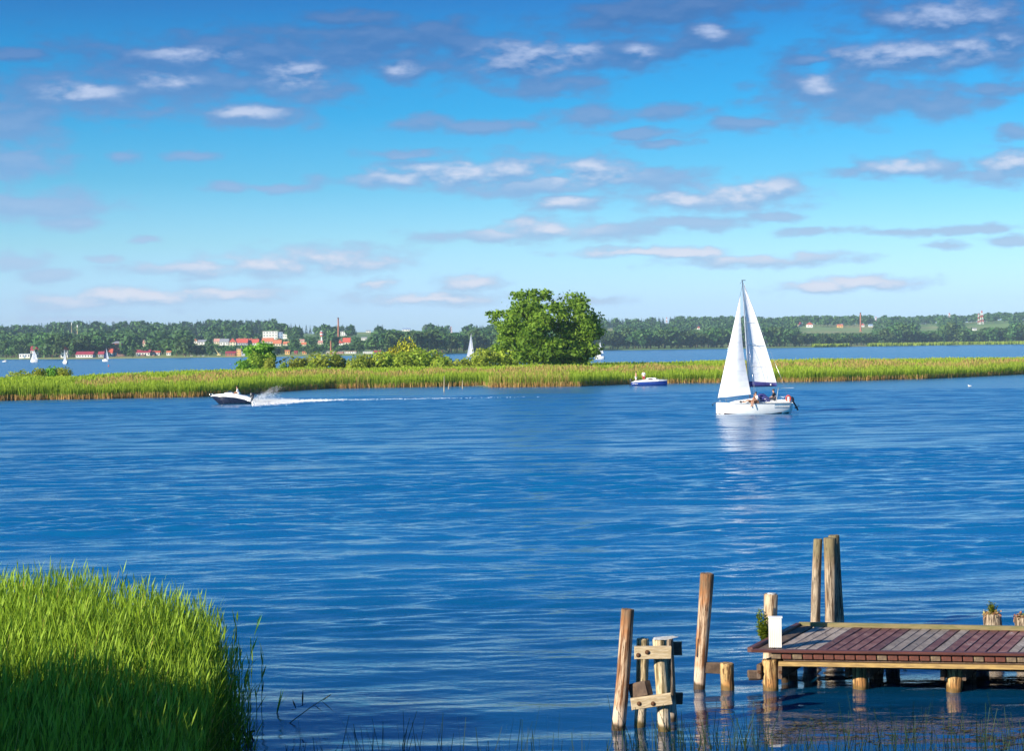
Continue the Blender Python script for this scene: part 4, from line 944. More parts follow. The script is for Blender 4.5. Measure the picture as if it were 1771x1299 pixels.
# coachroof
cr = [(bx(1262), .10, 1.02, 1.04, .5), (bx(1272), .42, 1.0, 1.16, .5), (bx(1286), .62, 1.0, 1.27, .5), (bx(1300), .74, 1.0, 1.36, .5), (bx(1314), .80, 1.0, 1.42, .5), (bx(1322), .80, 1.0, 1.40, .5)]
b = MB(); P = []; m_ = 7
for (x, hb, z0, z1, _) in cr:
    for y, z in ((-hb, z0), (-hb * .93, z0 + (z1 - z0) * .7), (-hb * .75, z1), (0, z1 + .03), (hb * .75, z1), (hb * .93, z0 + (z1 - z0) * .7), (hb, z0)): P.append((x, y, z))
b.add(P, [(i * m_ + k, i * m_ + k + 1, (i + 1) * m_ + k + 1, (i + 1) * m_ + k)[::-1] for i in range(len(cr) - 1) for k in range(m_ - 1)], 0, True); b.f.append([(len(cr) - 1) * m_ + k for k in range(m_)]); b.m.append(0); b.sm.append(False)
cab = b.build('coachroof', M['white'], bt)
for x, w in ((1279.5, .26), (1284.8, .26), (1296, .34)):
    b = MB(); b.tube([(bx(x), -.66 - (.10 if x > 1290 else -.04), 1.10), (bx(x), -.60 - (.10 if x > 1290 else -.04), 1.13)], w / 2, 10, flat=.5); b.build('window', M['glass'], cab)
# cockpit coamings, benches, floor
b = MB()
for sy in (-1, 1): b.box((bx(1343), sy * .72, 1.10), (2.3, .10, .22), bev=.04)
b.build('coaming', M['white'], bt)
b = MB(); b.box((bx(1343), 0, 1.03), (2.2, .42, .06), bev=.02); b.build('cockpit_sole', M['render_cream'], bt)
b = MB(); b.box((bx(1365.5), 0, 1.12), (.22, 1.7, .20), bev=.04); b.build('aft_seat', M['white'], bt)
# spray hood
b = MB(); P = []; hoop = [(bx(1311), .55, 1.42), (bx(1313), .80, 1.80), (bx(1322), .82, 1.78), (bx(1330), .80, 1.42)]
for (x, w, z) in hoop:
    for k in range(9): a = PI * k / 8; P.append((x, -math.cos(a) * w, 1.10 + (z - 1.10) * math.sin(a) ** .5))
b.add(P, [(i * 9 + k, i * 9 + k + 1, (i + 1) * 9 + k + 1, (i + 1) * 9 + k) for i in range(3) for k in range(8)], 0, True); b.build('spray_hood', M['cover'], bt)
# spars
MT = Vector((bx(1286.3), 0, bz(485.5))); MBs = Vector((bx(1297), 0, 1.35))
b = MB(); b.tube([MBs + (MT - MBs) * k / 5 for k in range(6)], [.075, .075, .072, .068, .058, .045], 10, flat=.7)
mast_ = b.build('mast', M['alu'], bt)
b = MB(); b.box(MT + Vector((.10, 0, .02)), (.36, .03, .05)); b.tube([MT, MT + Vector((-.22, 0, -.30))], .012, 5); b.build('masthead', M['black'], mast_)
b = MB(); mz = MBs + (MT - MBs) * .5; b.tube([mz + Vector((.05, -.75, 0)), mz, mz + Vector((.05, .75, 0))], .022, 6); b.build('spreader', M['alu'], mast_)
bo0 = Vector((bx(1295.5), 0, bz(665))); bo1 = Vector((bx(1344.5), .35, bz(666.5)))
b = MB(); b.tube([bo0, bo1], .05, 8); bm_ = b.build('boom', M['alu'], bt)
b = MB(); P = []
for k in range(9):
    q_ = bo0.lerp(bo1, k / 8); hh = (.26 - .10 * k / 8)
    for a in range(8): P.append(q_ + Vector((0, math.cos(a * PI / 4) * .13, .03 + math.sin(a * PI / 4) * hh - .03)))
b.add(P, [(i * 8 + a, i * 8 + (a + 1) % 8, (i + 1) * 8 + (a + 1) % 8, (i + 1) * 8 + a) for i in range(8) for a in range(8)], 0, True)
b.f.append([len(b.v) - 8 + a for a in range(8)][::-1]); b.m.append(0); b.sm.append(False); b.f.append(list(range(8))); b.m.append(0); b.sm.append(False)
b.build('boom_cover', M['cover'], bm_)
b = MB(); b.tube([bo0.lerp(bo1, .78) + Vector((0, -.14, .0)), bo0.lerp(bo1, .78) + Vector((0, -.15, .0))], .07, 8); b.build('badge', M['white'], bm_)
b = sail_mesh([(bx(1288.6), 0, bz(489)), (bx(1297), 0, bz(661)), (bx(1344.5), .35, bz(663))], .55, roach=.12)
ms = b.build('mainsail', M['sail'], bt)
for v0, ln in ((.40, 1.0), (.63, 1.0), (.84, 1.0)):
    b = MB(); H_, T_k, C_ = Vector((bx(1288.6), 0, bz(489))), Vector((bx(1297), 0, bz(661))), Vector((bx(1344.5), .35, bz(663)))
    P = []
    for i in range(9):
        u = i / 8; a = H_.lerp(T_k, v0); c2 = H_.lerp(C_, v0); q_ = a.lerp(c2, u); wdt = (c2 - a).length / (C_ - T_k).length; q_.y += .55 * math.sin(PI * u ** .8) * (math.sin(PI * min(1, v0 * .93 + .02)) ** .7) * wdt - .02; P.append(q_)
    b.tube(P, .018, 5); b.build('batten_seam', M['decal'] if v0 == .63 else M['white_paint'], ms)
b = sail_mesh([(bx(1282.3), 0, bz(511)), (bx(1241.5), 0, bz(688)), (bx(1298), -.45, bz(682.5))], -.75, roach=-.25)
jb = b.build('jib', M['sail'], bt)
b = MB()
for p0, p1 in [((bx(1286.6), 0, bz(492)), (bx(1240), 0, 1.15)), ((bx(1286.5), 0, bz(487)), (bx(1367), 0, 1.1)), ((bx(1287), 0, bz(495)), (bx(1303), -1.2, 1.0)), ((bx(1287), 0, bz(495)), (bx(1303), 1.2, 1.0)), (tuple(MBs + (MT - MBs) * .5), (bx(1307), -1.22, 1.0)), (tuple(MBs + (MT - MBs) * .5), (bx(1307), 1.22, 1.0)), ((bx(1298), -.45, bz(682.5)), (bx(1330), -.9, 1.2))]:
    b.tube([p0, p1], .012, 4)
b.build('rigging', M['steel'], bt)
b = MB()
for sy in (-1, 1):
    for x in (1256, 1273, 1290, 1322, 1339): b.tube([(bx(x), sy * (hullside(bx(x), .95) - .05), 1.0), (bx(x), sy * (hullside(bx(x), .95) - .05), 1.5)], .014, 5)
    for zz in (1.5, 1.27): b.tube([(bx(x), sy * (hullside(bx(x), .95) - .05), zz) for x in (1246, 1256, 1273, 1290, 1307, 1322, 1339, 1352)], .009, 4)
b.build('lifelines', M['steel'], bt)
b = MB(); b.tube([(bx(1246), -.35, 1.0), (bx(1245), -.33, 1.55), (bx(1239.5), -.12, 1.6), (bx(1239.5), .12, 1.6), (bx(1245), .33, 1.55), (bx(1246), .35, 1.0)], .016, 5); b.build('pulpit', M['steel'], bt)
b = MB(); b.tube([(bx(1352), -1.05, 1.0), (bx(1353), -1.05, 1.55), (bx(1366), -.95, 1.55), (bx(1367), .95, 1.55), (bx(1353), 1.05, 1.55), (bx(1352), 1.05, 1.0)], .016, 5); b.tube([(bx(1366), -.95, 1.0), (bx(1366), -.95, 1.55)], .016, 5); b.build('pushpit', M['steel'], bt)
b = MB(); b.tube([(bx(1340), -.9, 1.1), (bx(1344.5), -.85, 2.35)], .022, 5); b.tube([(bx(1342), -.9, 2.3), (bx(1371), -.7, 2.28)], .012, 5); b.build('ensign_pole', M['rope'], bt)
b = MB(); b.tube([(bx(1240), 0, 1.02), (bx(1233.5), 0, .96), (bx(1233), 0, .78)], [.03, .03, .03], 6); b.tube([(bx(1232), -.10, .86), (bx(1233.6), 0, .74), (bx(1232), .10, .86)], .03, 5); b.build('anchor', M['black'], bt)
b = MB(); a0 = .5
b.tube([(bx(1360.5) + .20 * math.cos(a0 + k * (2 * PI - 1.0) / 12 - PI / 2 + .0), -1.1, 1.36 + .26 * math.sin(a0 + k * (2 * PI - 1.0) / 12 - PI / 2)) for k in range(13)], .065, 6)
lbu = b.build('lifebuoy', M['red'], bt)
b = MB(); b.box((bx(1360.5), -1.1, 1.36), (.16, .07, .3)); b.build('pouch', M['white_paint'], lbu)
engine(bt, (bx(1371), -.25, 1.05), 1.05, -.45)
b = MB(); b.tube([(bx(1352), 0, 1.25), (bx(1366), 0, 1.22)], .025, 6); b.build('tiller', M['palewood'], bt)
b = MB(); b.box((bx(1366.8), 0, .35), (.06, .05, 1.2)); b.build('rudder', M['white'], bt)
Cw = Vector(c)
person('person in white top and brown shorts sitting upright on the side deck of the sailboat', Cw + Vector((bx(1306.5), -1.08, 1.0)), math.radians(115), SIT, 'white', 'brown_cloth')
person('person in brown lounging back on the side deck beside the white-topped sailor', Cw + Vector((bx(1300), -.98, 1.0)), math.radians(88), {**SIT, 'chest': (0, -.12, .42), 'neck': (0, -.16, .56), 'chin': (0, -.14, .63), 'head': (0, -.15, .74), 'shl': (-.18, -.12, .50), 'shr': (.18, -.12, .5), 'ell': (-.25, -.26, .26), 'wrl': (-.24, -.32, .08), 'hal': (-.24, -.30, .03), 'elr': (.25, -.26, .26), 'wrr': (.24, -.32, .08), 'har': (.24, -.3, .03), 'anl': (-.12, .82, .05), 'tol': (-.12, .90, .14), 'anr': (.12, .82, .05), 'tor': (.12, .9, .14), 'knl': (-.12, .44, .26), 'knr': (.12, .44, .26)}, 'brown_cloth', 'brown_cloth')
person('person in dark clothes sitting at the helm of the big sailboat', Cw + Vector((bx(1338), -.72, 1.22)), math.radians(60), SIT, 'dark', 'dark_cloth')
# ---- motor launch on the plane, bow left and up
c = W(402, 699.5); D1 = c.y; s1 = D1 / F
def mx_(px): return (px - 402) * s1
def mz_(py): return (699.5 - py) * s1
ml = empty('motorboat', c, 0, 'open speedboat with black hull and white deck throwing up spray', 'motorboat')
st2 = [(mx_(365), .05, mz_(685.5), mz_(684.8), .8), (mx_(368), .22, mz_(688.5), mz_(684.6), .8), (mx_(373), .48, mz_(693.5), mz_(684.4), .75), (mx_(380), .74, mz_(700.5), mz_(684.8), .7), (mx_(393), .98, mz_(703), mz_(685.4), .65), (mx_(410), 1.08, mz_(702.5), mz_(687.2), .6), (mx_(426), 1.05, mz_(702), mz_(691.0), .6), (mx_(435.5), 1.0, mz_(701.5), mz_(694.6), .6)]
h2 = hull_mesh(st2, 7, deck=False, n2=1.5).build('hull', [M['navy']], ml)
b = MB(); P = []; top = [(684.8, 684.2), (684.6, 683.2), (684.4, 682.2), (684.8, 681.8), (685.4, 681.6), (687.2, 682.3), (691, 685.5), (694.6, 690.5)]
for s_, (_, ty) in zip(st2, top):
    for y, z in ((-s_[1] - .03, s_[3] - .02), (-s_[1] * .97, mz_(ty)), (0, mz_(ty) + .08 * s_[1]), (s_[1] * .97, mz_(ty)), (s_[1] + .03, s_[3] - .02)): P.append((s_[0] - .02, y, z))
b.add(P, [(i * 5 + k, i * 5 + k + 1, (i + 1) * 5 + k + 1, (i + 1) * 5 + k)[::-1] for i in range(7) for k in range(4)], 0, True); b.f.append([35 + k for k in range(5)]); b.m.append(0); b.sm.append(False); b.build('deck', M['white'], ml)
b = MB(); b.box((mx_(396.5), 0, mz_(680.6)), (15 * s1, 1.1, 3.4 * s1), bev=.12); cn = b.build('console', M['white'], ml)
b = MB(); P = []
for x, z, w in ((392.5, 679.6, .5), (395, 676.4, .46), (398.5, 675.6, .42), (401, 679.4, .5)):
    for k in range(5): a = PI * k / 4; P.append((mx_(x), -math.cos(a) * w, mz_(679.8) + (mz_(z) - mz_(679.8)) * (math.sin(a) ** .4 if k in (1, 2, 3) else 0)))
b.add(P, [(i * 5 + k, i * 5 + k + 1, (i + 1) * 5 + k + 1, (i + 1) * 5 + k) for i in range(3) for k in range(4)], 0, True); b.build('windscreen', M['glass'], ml)
b = MB(); b.tube([(mx_(363.5), -.15, mz_(683)), (mx_(364.5), -.2, mz_(681)), (mx_(369), -.45, mz_(681.2)), (mx_(370), -.45, mz_(682.6))], .02, 5); b.tube([(mx_(363.5), .15, mz_(683)), (mx_(364.5), .2, mz_(681)), (mx_(369), .45, mz_(681.2))], .02, 5); b.build('bow_rail', M['steel'], ml)
b = MB(); b.box((mx_(411), 0, mz_(683.8)), (.5, 1.2, .35), bev=.06); b.box((mx_(413.5), 0, mz_(682)), (.12, 1.2, .5), bev=.05); b.build('seat', M['white'], ml)
engine(ml, (mx_(436.5), 0, mz_(688.5)), 1.35, -.1)
person('person in white shirt seated at the wheel of the speedboat', Vector(c) + Vector((mx_(412.5), -.25, mz_(682.6))), math.radians(95), SIT, 'white', 'brown_cloth')
# ---- blue cabin boat by the reeds
c = W(1122, 667); s2 = c.y / F
def cx_(px): return (px - 1122) * s2
def cz_(py): return (667 - py) * s2
cb = empty('cabin_boat', c, 0, 'small cabin boat with blue hull and white top drifting along the reeds', 'cabin cruiser')
st3 = [(cx_(1092), .80, .0, cz_(661), .5), (cx_(1098), .90, -.1, cz_(660.5), .5), (cx_(1110), .98, -.15, cz_(660), .5), (cx_(1124), 1.0, -.15, cz_(659.7), .55), (cx_(1138), .85, -.12, cz_(659.2), .6), (cx_(1147), .5, -.05, cz_(658.8), .75), (cx_(1152.5), .22, .0, cz_(658.5), .8), (cx_(1154), .04, .1, cz_(658.3), .8)]
h3 = hull_mesh(st3, 6, deck=False).build('hull', [M['blue_hull']], cb)
b = MB()
for i in range(6): x = cx_(1093.5 + i * 1.6); b.box((x, -.945 - .01 * i * .4, cz_(663.5) + .03 * math.sin(i * 1.3)), (.16, .02, .05 + .03 * (i % 2)))
b.build('white_swoosh', M['white'], h3)
b = MB(); P = []; tp = [661, 658.6, 657.3, 657, 656.8, 657.2, 657.8, 658.2]
for s_, ty in zip(st3, tp):
    for y, z in ((-s_[1] - .02, s_[3] - .03), (-s_[1] * .95, cz_(ty)), (0, cz_(ty) + .03), (s_[1] * .95, cz_(ty)), (s_[1] + .02, s_[3] - .03)): P.append((s_[0], y, z))
b.add(P, [(i * 5 + k, i * 5 + k + 1, (i + 1) * 5 + k + 1, (i + 1) * 5 + k)[::-1] for i in range(7) for k in range(4)], 0, False); b.f.append([k for k in range(5)]); b.m.append(0); b.sm.append(False); b.build('deck', M['white'], cb)
b = MB(); P = []
for x, z, w in ((1116, 657.2, .70), (1118.5, 653.6, .66), (1133, 653.4, .60), (1138.5, 656, .55), (1143, 657.6, .4)):
    for y, f in ((-w, 0), (-w * .9, 1), (w * .9, 1), (w, 0)): P.append((cx_(x), y, cz_(658) + (cz_(z) - cz_(658)) * f))
b.add(P, [(i * 4 + k, i * 4 + k + 1, (i + 1) * 4 + k + 1, (i + 1) * 4 + k)[::-1] for i in range(4) for k in range(3)]); b.add(P[:4], [(0, 1, 2, 3)]); cbn = b.build('cabin', M['white'], cb)
b = MB(); y_ = -.675; b.add([(cx_(1120), y_ - .05, cz_(657.3)), (cx_(1129.5), y_ - .03, cz_(657.3)), (cx_(1127.5), y_ + .02, cz_(654.8)), (cx_(1121), y_ + .0, cz_(654.8))], [(0, 1, 2, 3)]); b.build('side_window', M['brownglass'], cbn)
b = MB(); b.add([(cx_(1132.6), -.635, cz_(655.2)), (cx_(1137.5), -.60, cz_(656.6)), (cx_(1136), -.58, cz_(655)), (cx_(1133.5), -.60, cz_(654.3))], [(0, 1, 2, 3)]); b.build('front_window', M['glass'], cbn)
engine(cb, (cx_(1090.5), 0, cz_(659)), .85, .2)
b = MB(); b.tube([(cx_(1145), -.4, cz_(658)), (cx_(1146), -.4, cz_(655)), (cx_(1153.5), -.08, cz_(654.8)), (cx_(1153.8), -.05, cz_(658))], .015, 5); b.build('bow_rail', M['steel'], cb)
person('bare-chested person with dark hair standing at the stern of the blue cabin boat', Vector(c) + Vector((cx_(1100), -.2, cz_(662.5))), math.radians(100), {}, None, 'shirt')
person('person in white top and red shorts standing by the cabin of the blue boat', Vector(c) + Vector((cx_(1113.5), .1, cz_(661.5))), math.radians(185), {'knl': (-.1, .06, .5)}, 'white', 'red_cloth')
# ---- small sailboats far off
def small_boat(label, px, wl, D, xl, xr, hullh, mast_, sails, stern=False, dark=None, cat='sailboat', extra=None):
    s = D / F; c = DP(px, wl, D); c.z = 0
    wl = 609 - .0124 * px + CAMH / s
    X = lambda x: (x - px) * s
    Z = lambda y: (wl - y) * s
    r = empty('sailboat', c, 0, label, cat, 'small white sailboats far across the lake')
    L = (xr - xl) * s; hb = L * .17 if not stern else L * .5; hh = hullh * s
    if stern: stt = [(X(xl) + L * f, L * 1.4 * 0 + .1 + 0, 0, hh, .5) for f in (0, 1)]
    if stern:
        b = MB(); P = []
        ring = [(-.5, 1), (-.46, .35), (-.3, .02), (0, -.1), (.3, .02), (.46, .35), (.5, 1)]
        for yy, f in ((-1.5, .92), (1.2, 1.0), (3.5, .55), (4.8, .05)):
            for a, z in ring: P.append((a * L * f + X((xl + xr) / 2), yy, z * hh))
        b.add(P, [(i * 7 + k, i * 7 + k + 1, (i + 1) * 7 + k + 1, (i + 1) * 7 + k) for i in range(3) for k in range(6)] + [(i * 7, (i + 1) * 7, (i + 1) * 7 + 6, i * 7 + 6) for i in range(3)], 0, False); b.f.append(list(range(7))); b.m.append(0); b.sm.append(False)
        b.build('hull', M['white'], r)
        b = MB(); b.box((X((xl + xr) / 2), .8, hh * 1.1), (L * .5, 2, hh * .5)); b.build('cabin', M['white'], r)
    else:
        stt = [(X(xl), .05, .05, hh * 1.05, .6), (X(xl) + L * .2, hb * .6, -.2, hh, .6), (X(xl) + L * .5, hb, -.3, hh * .95, .6), (X(xl) + L * .85, hb * .95, -.2, hh * .95, .6), (X(xr), hb * .8, .1, hh * .98, .6)]
        hull_mesh(stt, 5).build('hull', [M['white']], r)
        b = MB(); b.box((X(xl) + L * .42, 0, hh * 1.15), (L * .36, hb, hh * .5), bev=.1); b.build('cabin', M['white'], r)
    if mast_: b = MB(); b.tube([(X(mast_[0]), 0, hh), (X(mast_[1]), 0, Z(mast_[2]))], .05, 6); b.build('mast', M['alu'], r)
    for nm, cs, mt, bl in sails:
        b = sail_mesh([(X(cs[0][0]), 0, Z(cs[0][1])), (X(cs[1][0]), 0, Z(cs[1][1])), (X(cs[2][0]), .3, Z(cs[2][1]))], bl * .35, 5, 7); b.build(nm, M[mt], r)
    return r
small_boat('leftmost of the three small white sailboats by the far left shore', 59.5, 626.8, 1107, 52.8, 66.8, 3, (59.6, 59.2, 604), [('jib', [(58.8, 606), (52.9, 623.5), (60, 623)], 'sail', -.5), ('mainsail', [(59.4, 605), (60, 623), (65.3, 622.5)], 'sail', .3)])
small_boat('middle one of the small sailboats on the left, seen from astern, with a yellow-edged sail', 113, 630, 930, 109, 117.3, 4, (113.4, 112.4, 603.5), [('mainsail', [(112.2, 604), (109.4, 625), (115.5, 625.5)], 'sail', .4), ('yellow_edge', [(112.4, 604.5), (115.4, 625.5), (116.7, 622)], 'yellow', .1)], stern=True)
small_boat('small white sailboat with bare tall mast and one narrow sail near the brick tower building', 183, 625.3, 1085, 177.2, 188.2, 3.2, (184.2, 184, 599.3), [('furled_sail', [(182, 606), (180, 621), (183, 621)], 'cover', .1), ('mainsail', [(184.2, 602), (184.6, 621.5), (188.2, 621)], 'sail', .3)])
r = small_boat('white triangular sail rising behind the bushes left of the big willow', 815, 628, 700, 806, 823, 4, (815.8, 815.8, 575), [('mainsail', [(815.6, 576.5), (806.8, 619), (820.5, 618)], 'sail', .5), ('yellow_edge', [(815.9, 576.5), (819.8, 617), (821, 616)], 'yellow', .1)])
r = small_boat('white sailboat half hidden behind the right edge of the big willow', 1037, 621, 800, 1028.5, 1046, 5.5, (1040, 1039, 588), [('mainsail', [(1038, 592), (1030, 611), (1044, 611.5)], 'sail', .5), ('sail_cover', [(1032, 611), (1031, 614), (1045, 614)], 'cover', .2)])
# moored motor craft and buoys
def launch(label, x, y, L, D=None):
    c = W(x, y); s = c.y / F; L *= s; r = empty('moored_boat', c, 0, label, 'boat', 'white boats lying at the far shore'); hh = L * .16
    hull_mesh([(-L / 2, .05, .1, hh * 1.2, .7), (-L * .3, L * .12, -.1, hh * 1.1, .7), (L * .1, L * .17, -.2, hh, .6), (L / 2, L * .15, 0, hh, .6)], 4).build('hull', [M['white']], r)
    b = MB(); b.box((L * .05, 0, hh * 1.6), (L * .42, L * .2, hh * 1.3), bev=.15); cbn = b.build('cabin', M['white'], r)
    b = MB(); b.box((L * .05, -L * .102, hh * 1.8), (L * .34, .05, hh * .5)); b.build('window', M['glass'], cbn)
    return r
for a in [('white motorboat with dark windows cut by the left edge of the picture', 8.5, 626.3, 9), ('beige-white boat at the left end of the moored boats', 320, 618.3, 7), ('long low white boat second from left among the moored boats', 331, 618.2, 9), ('white boat in the middle of the moored boats', 343, 618.3, 8), ('white boat with tall cabin below the crane side of the moored boats', 351, 618.2, 9), ('small white boat at the right end of the moored boats', 360, 618, 6)]: launch(*a)
for x, y, m_, lb in [(188, 634, 'red', 'tiny pinkish-red buoy in the channel right of the bare-masted sailboat'), (398.5, 631, 'blue_hull', 'tiny pale blue buoy left of the small round tree')]:
    c = W(x, y); s = c.y / F; b = MB(); b.tube([(0, 0, -.3), (0, 0, .1 * s * 9), (0, 0, 2.6 * s), (0, 0, 3 * s)], [.9 * s, 1.2 * s, .7 * s, .2 * s], 10); tag(b.build('buoy', M[m_], loc=c), lb, 'buoy')
for x, y, lb in [(1677, 669, 'white gull on the water near the right-hand reeds')]:
    c = W(x, y); b = MB(); b.tube([(-.22, 0, .06), (-.1, 0, .1), (.1, 0, .1), (.26, 0, .14)], [.02, .09, .08, .01], 8); b.tube([(-.14, 0, .15), (-.2, 0, .24), (-.28, 0, .23)], [.04, .045, .01], 6); tag(b.build('gull', M['white'], loc=c), lb, 'bird')
# ---- wake and spray
rng = np.random.default_rng(31)
def tets(P, r, nm, label, material):
    n = len(P); d = rng.normal(size=(n, 4, 3)); base = np.array([[1, 1, 1], [1, -1, -1], [-1, 1, -1], [-1, -1, 1]]) / 1.7
    V = P[:, None, :] + (base[None] + d * .35) * r[:, None, None]; o = np.arange(n)[:, None] * 4
    Fq = np.concatenate([o + np.array(a) for a in ((0, 1, 2), (0, 3, 1), (0, 2, 3), (1, 3, 2))])
    return tag(link(nm, npmesh(nm, V.reshape(-1, 3), Fq, material, smooth=True)), label, cat=None, kind='stuff')
WK = [(430, 699.4), (470, 696.5), (520, 694.2), (560, 693), (640, 691.5), (740, 689.8), (850, 688.2), (1000, 685.4), (1100, 683.5), (1240, 680)]
def wk(x): return np.interp(x, [a for a, _ in WK], [b for _, b in WK])
Pl = []; R = []
for i in range(8000):
    u = rng.random() ** 2.3; x = 437 + u * 760; w0 = 1.3 + 2.8 * math.exp(-((x - 470) / 70) ** 2); y = wk(x) + rng.normal() * w0 * .38 + (.8 if x < 520 else 0); q_ = W(x, y)
    if x > 560 and rng.random() < .45 + .5 * (x - 560) / 400: continue
    if x > 600 and math.sin(x * .21) + math.sin(x * .083 + 1) + rng.normal() * 1.6 < -1.0: continue
    Pl.append((q_.x, q_.y, abs(rng.normal()) * (.13 * math.exp(-(x - 428) / 60) + .02))); R.append(rng.uniform(.03, .10) * (1 if x < 600 else .6))
tets(np.array(Pl), np.array(R), 'wake_foam', 'line of white foam trailing across the water behind the speedboat', M['foam'])
Pl = []; R = []
for i in range(7500):
    if rng.random() < .55:      # rooster tail thrown up and back
        t = rng.random() ** .9; x = 438 + 44 * t; zc = .25 + 1.75 * t ** .8 ; zz = zc * (1 - .95 * rng.random() ** 1.3) + rng.normal() * .08; x += rng.normal() * (1.5 + 4 * t)
        if rng.random() < t * .7: continue
    else: x = 437 + 80 * rng.random() ** 1.1; zz = abs(rng.normal()) * .42 * math.exp(-(x - 438) / 60)
    if zz < 0: continue
    q_ = W(x, wk(max(x, 438)) + rng.normal() * .9); Pl.append((q_.x, q_.y, zz)); R.append(rng.uniform(.010, .032) * (1.5 if zz < .4 else 1))
tets(np.array(Pl), np.array(R), 'spray', 'plume of fine white spray thrown up behind the outboard of the speedboat', M['foam'])
# ================================================================ foreground timber
def log_mesh(L, r0, r1, seed, material, below=.9, seg=18, rings=12, bend=.02):
    rd = random.Random(seed); b = MB(); P = []; ph = [rd.uniform(0, 6.28) for _ in range(4)]
    zs = [-below, -.25] + [L * i / rings for i in range(rings + 1)]
    for z in zs:
        f = max(0, z) / L; r = r0 + (r1 - r0) * f
        ox = bend * math.sin(f * 2.6 + ph[0]) ; oy = bend * math.sin(f * 3.1 + ph[1])
        for k in range(seg):
            a = 2 * PI * k / seg; rr = r * (1 + .035 * math.sin(2 * a + ph[2] + f * 1.2) + .025 * math.sin(5 * a + ph[3]) + rd.uniform(-.018, .018)); P.append((ox + math.cos(a) * rr, oy + math.sin(a) * rr, z))
    # chamfered, slightly uneven top
    top = P[-seg:]; cx_2 = sum(p[0] for p in top) / seg; cy_2 = sum(p[1] for p in top) / seg
    for k in range(seg): p = top[k]; P.append((cx_2 + (p[0] - cx_2) * .86, cy_2 + (p[1] - cy_2) * .86, L + .02 + rd.uniform(-.006, .006)))
    n = len(zs) + 1
    b.add(P, [(i * seg + k, i * seg + (k + 1) % seg, (i + 1) * seg + (k + 1) % seg, (i + 1) * seg + k) for i in range(n - 1) for k in range(seg)], 0, True)
    o = len(b.v) - seg; b.v.append((cx_2, cy_2, L + .008)); 
    for k in range(seg): b.f.append([o + k, o + (k + 1) % seg, len(b.v) - 1]); b.m.append(0); b.sm.append(False)
    return b.mesh('post', material)
def post(base_px, top_px, wb, wt, material, seed, name='mooring_post', parent=None, D=None, label=None, cat='post', group=None, bend=.02):
    c = W(*base_px) if D is None else DP(base_px[0], 650, D); 
    if D is not None: c.z = 0; r_ = ray(*base_px); c.x = r_.x / r_.y * D
    D_ = c.y; T = DP(top_px[0], top_px[1], D_); s = D_ / F; d = T - c; L = d.length
    o = link(name, log_mesh(L, wb * s / 2, wt * s / 2, seed, M[material], bend=bend), None, loc=c)
    o.rotation_mode = 'QUATERNION'; o.rotation_quaternion = Vector((0, 0, 1)).rotation_difference(d)
    if parent: o.parent = parent; o.location = c - parent.location
    if label: tag(o, label, cat, group)
    return o, c, T
post((1067.5, 1260), (1086, 1056), 25, 23, 'post_or', 1, label='leaning orange-stained post, leftmost of all the timber posts', group='single mooring posts')
# bolted frame of three short piles
c0 = W(1125, 1268); fr = empty('bolted_pile_frame', c0, 0, 'short piles bolted together with pale cross timbers, right of the leftmost leaning post', 'pile frame')
post((1107, 1256), (1110, 1107), 20, 21, 'post_pale', 2, 'pile', fr)
post((1147, 1264), (1141, 1107), 22, 22, 'post_pale', 3, 'pile', fr)
D_ = W(1147, 1264).y
post((1157, 1254), (1156, 1107), 22, 20, 'post_gr', 4, 'pile', fr, D=D_ + .75)
def beam(parent, p0, p1, h, t, material, name='cross_timber', bev=.012, jit=.008):
    p0, p1 = Vector(p0), Vector(p1); d = p1 - p0; L = d.length; b = MB(); b.box((0, 0, 0), (L, t, h), bev=bev, jit=jit)
    q_ = d.to_track_quat('X', 'Z'); off = parent.location if parent else Vector((0, 0, 0))
    o = link(name, b.mesh(name, M[material]), parent, loc=(p0 + p1) / 2 - off); o.rotation_mode = 'QUATERNION'; o.rotation_quaternion = q_; return o
def bolts(parent, pts, D):
    for x, y in pts:
        p = DP(x, y, D); b = MB(); b.tube([(0, .03, 0), (0, -.01, 0), (0, -.018, 0)], [.022, .022, .014], 10); b.tube([(0, .028, 0), (0, 0, 0)], .038, 12); link('bolt', b.mesh('bolt', M['bolt']), parent, loc=p - parent.location)
Df = D_ - .17
beam(fr, DP(1097.5, 1130, Df), DP(1160, 1129.5, Df), 22 * Df / F, .075, 'palewood'); bolts(fr, [(1104, 1134), (1119.5, 1129)], Df - .045)
beam(fr, DP(1092, 1219, Df), DP(1161, 1209, Df), 21 * Df / F, .075, 'palewood'); bolts(fr, [(1105.5, 1218), (1129.5, 1218)], Df - .045)
Dk = D_ + .95
beam(fr, DP(1145, 1122, Dk), DP(1179, 1122, Dk), 24 * Dk / F, .08, 'darkwood'); beam(fr, DP(1148, 1208, Dk), DP(1180, 1209, Dk), 20 * Dk / F, .08, 'darkwood')
beam(fr, DP(1093, 1196, Df + .5), DP(1122, 1190, Df + .2), 26 * Df / F, .12, 'darkwood')
b = MB(); P = [(-.11, -.1, 0), (.10, -.12, .0), (.30, -.04, .03), (.30, .0, .03), (.12, .10, .01), (-.10, .1, 0)]; b.add([(x, y, z + .015) for x, y, z in P] + [(x * .7, y * .7, z + .032) for x, y, z in P], [(i, (i + 1) % 6, 6 + (i + 1) % 6, 6 + i) for i in range(6)] + [(6, 7, 8, 9, 10, 11), (5, 4, 3, 2, 1, 0)])
link('white_droppings', b.mesh('white_droppings', M['lichen']), fr, loc=DP(1141, 1107, D_) - c0)
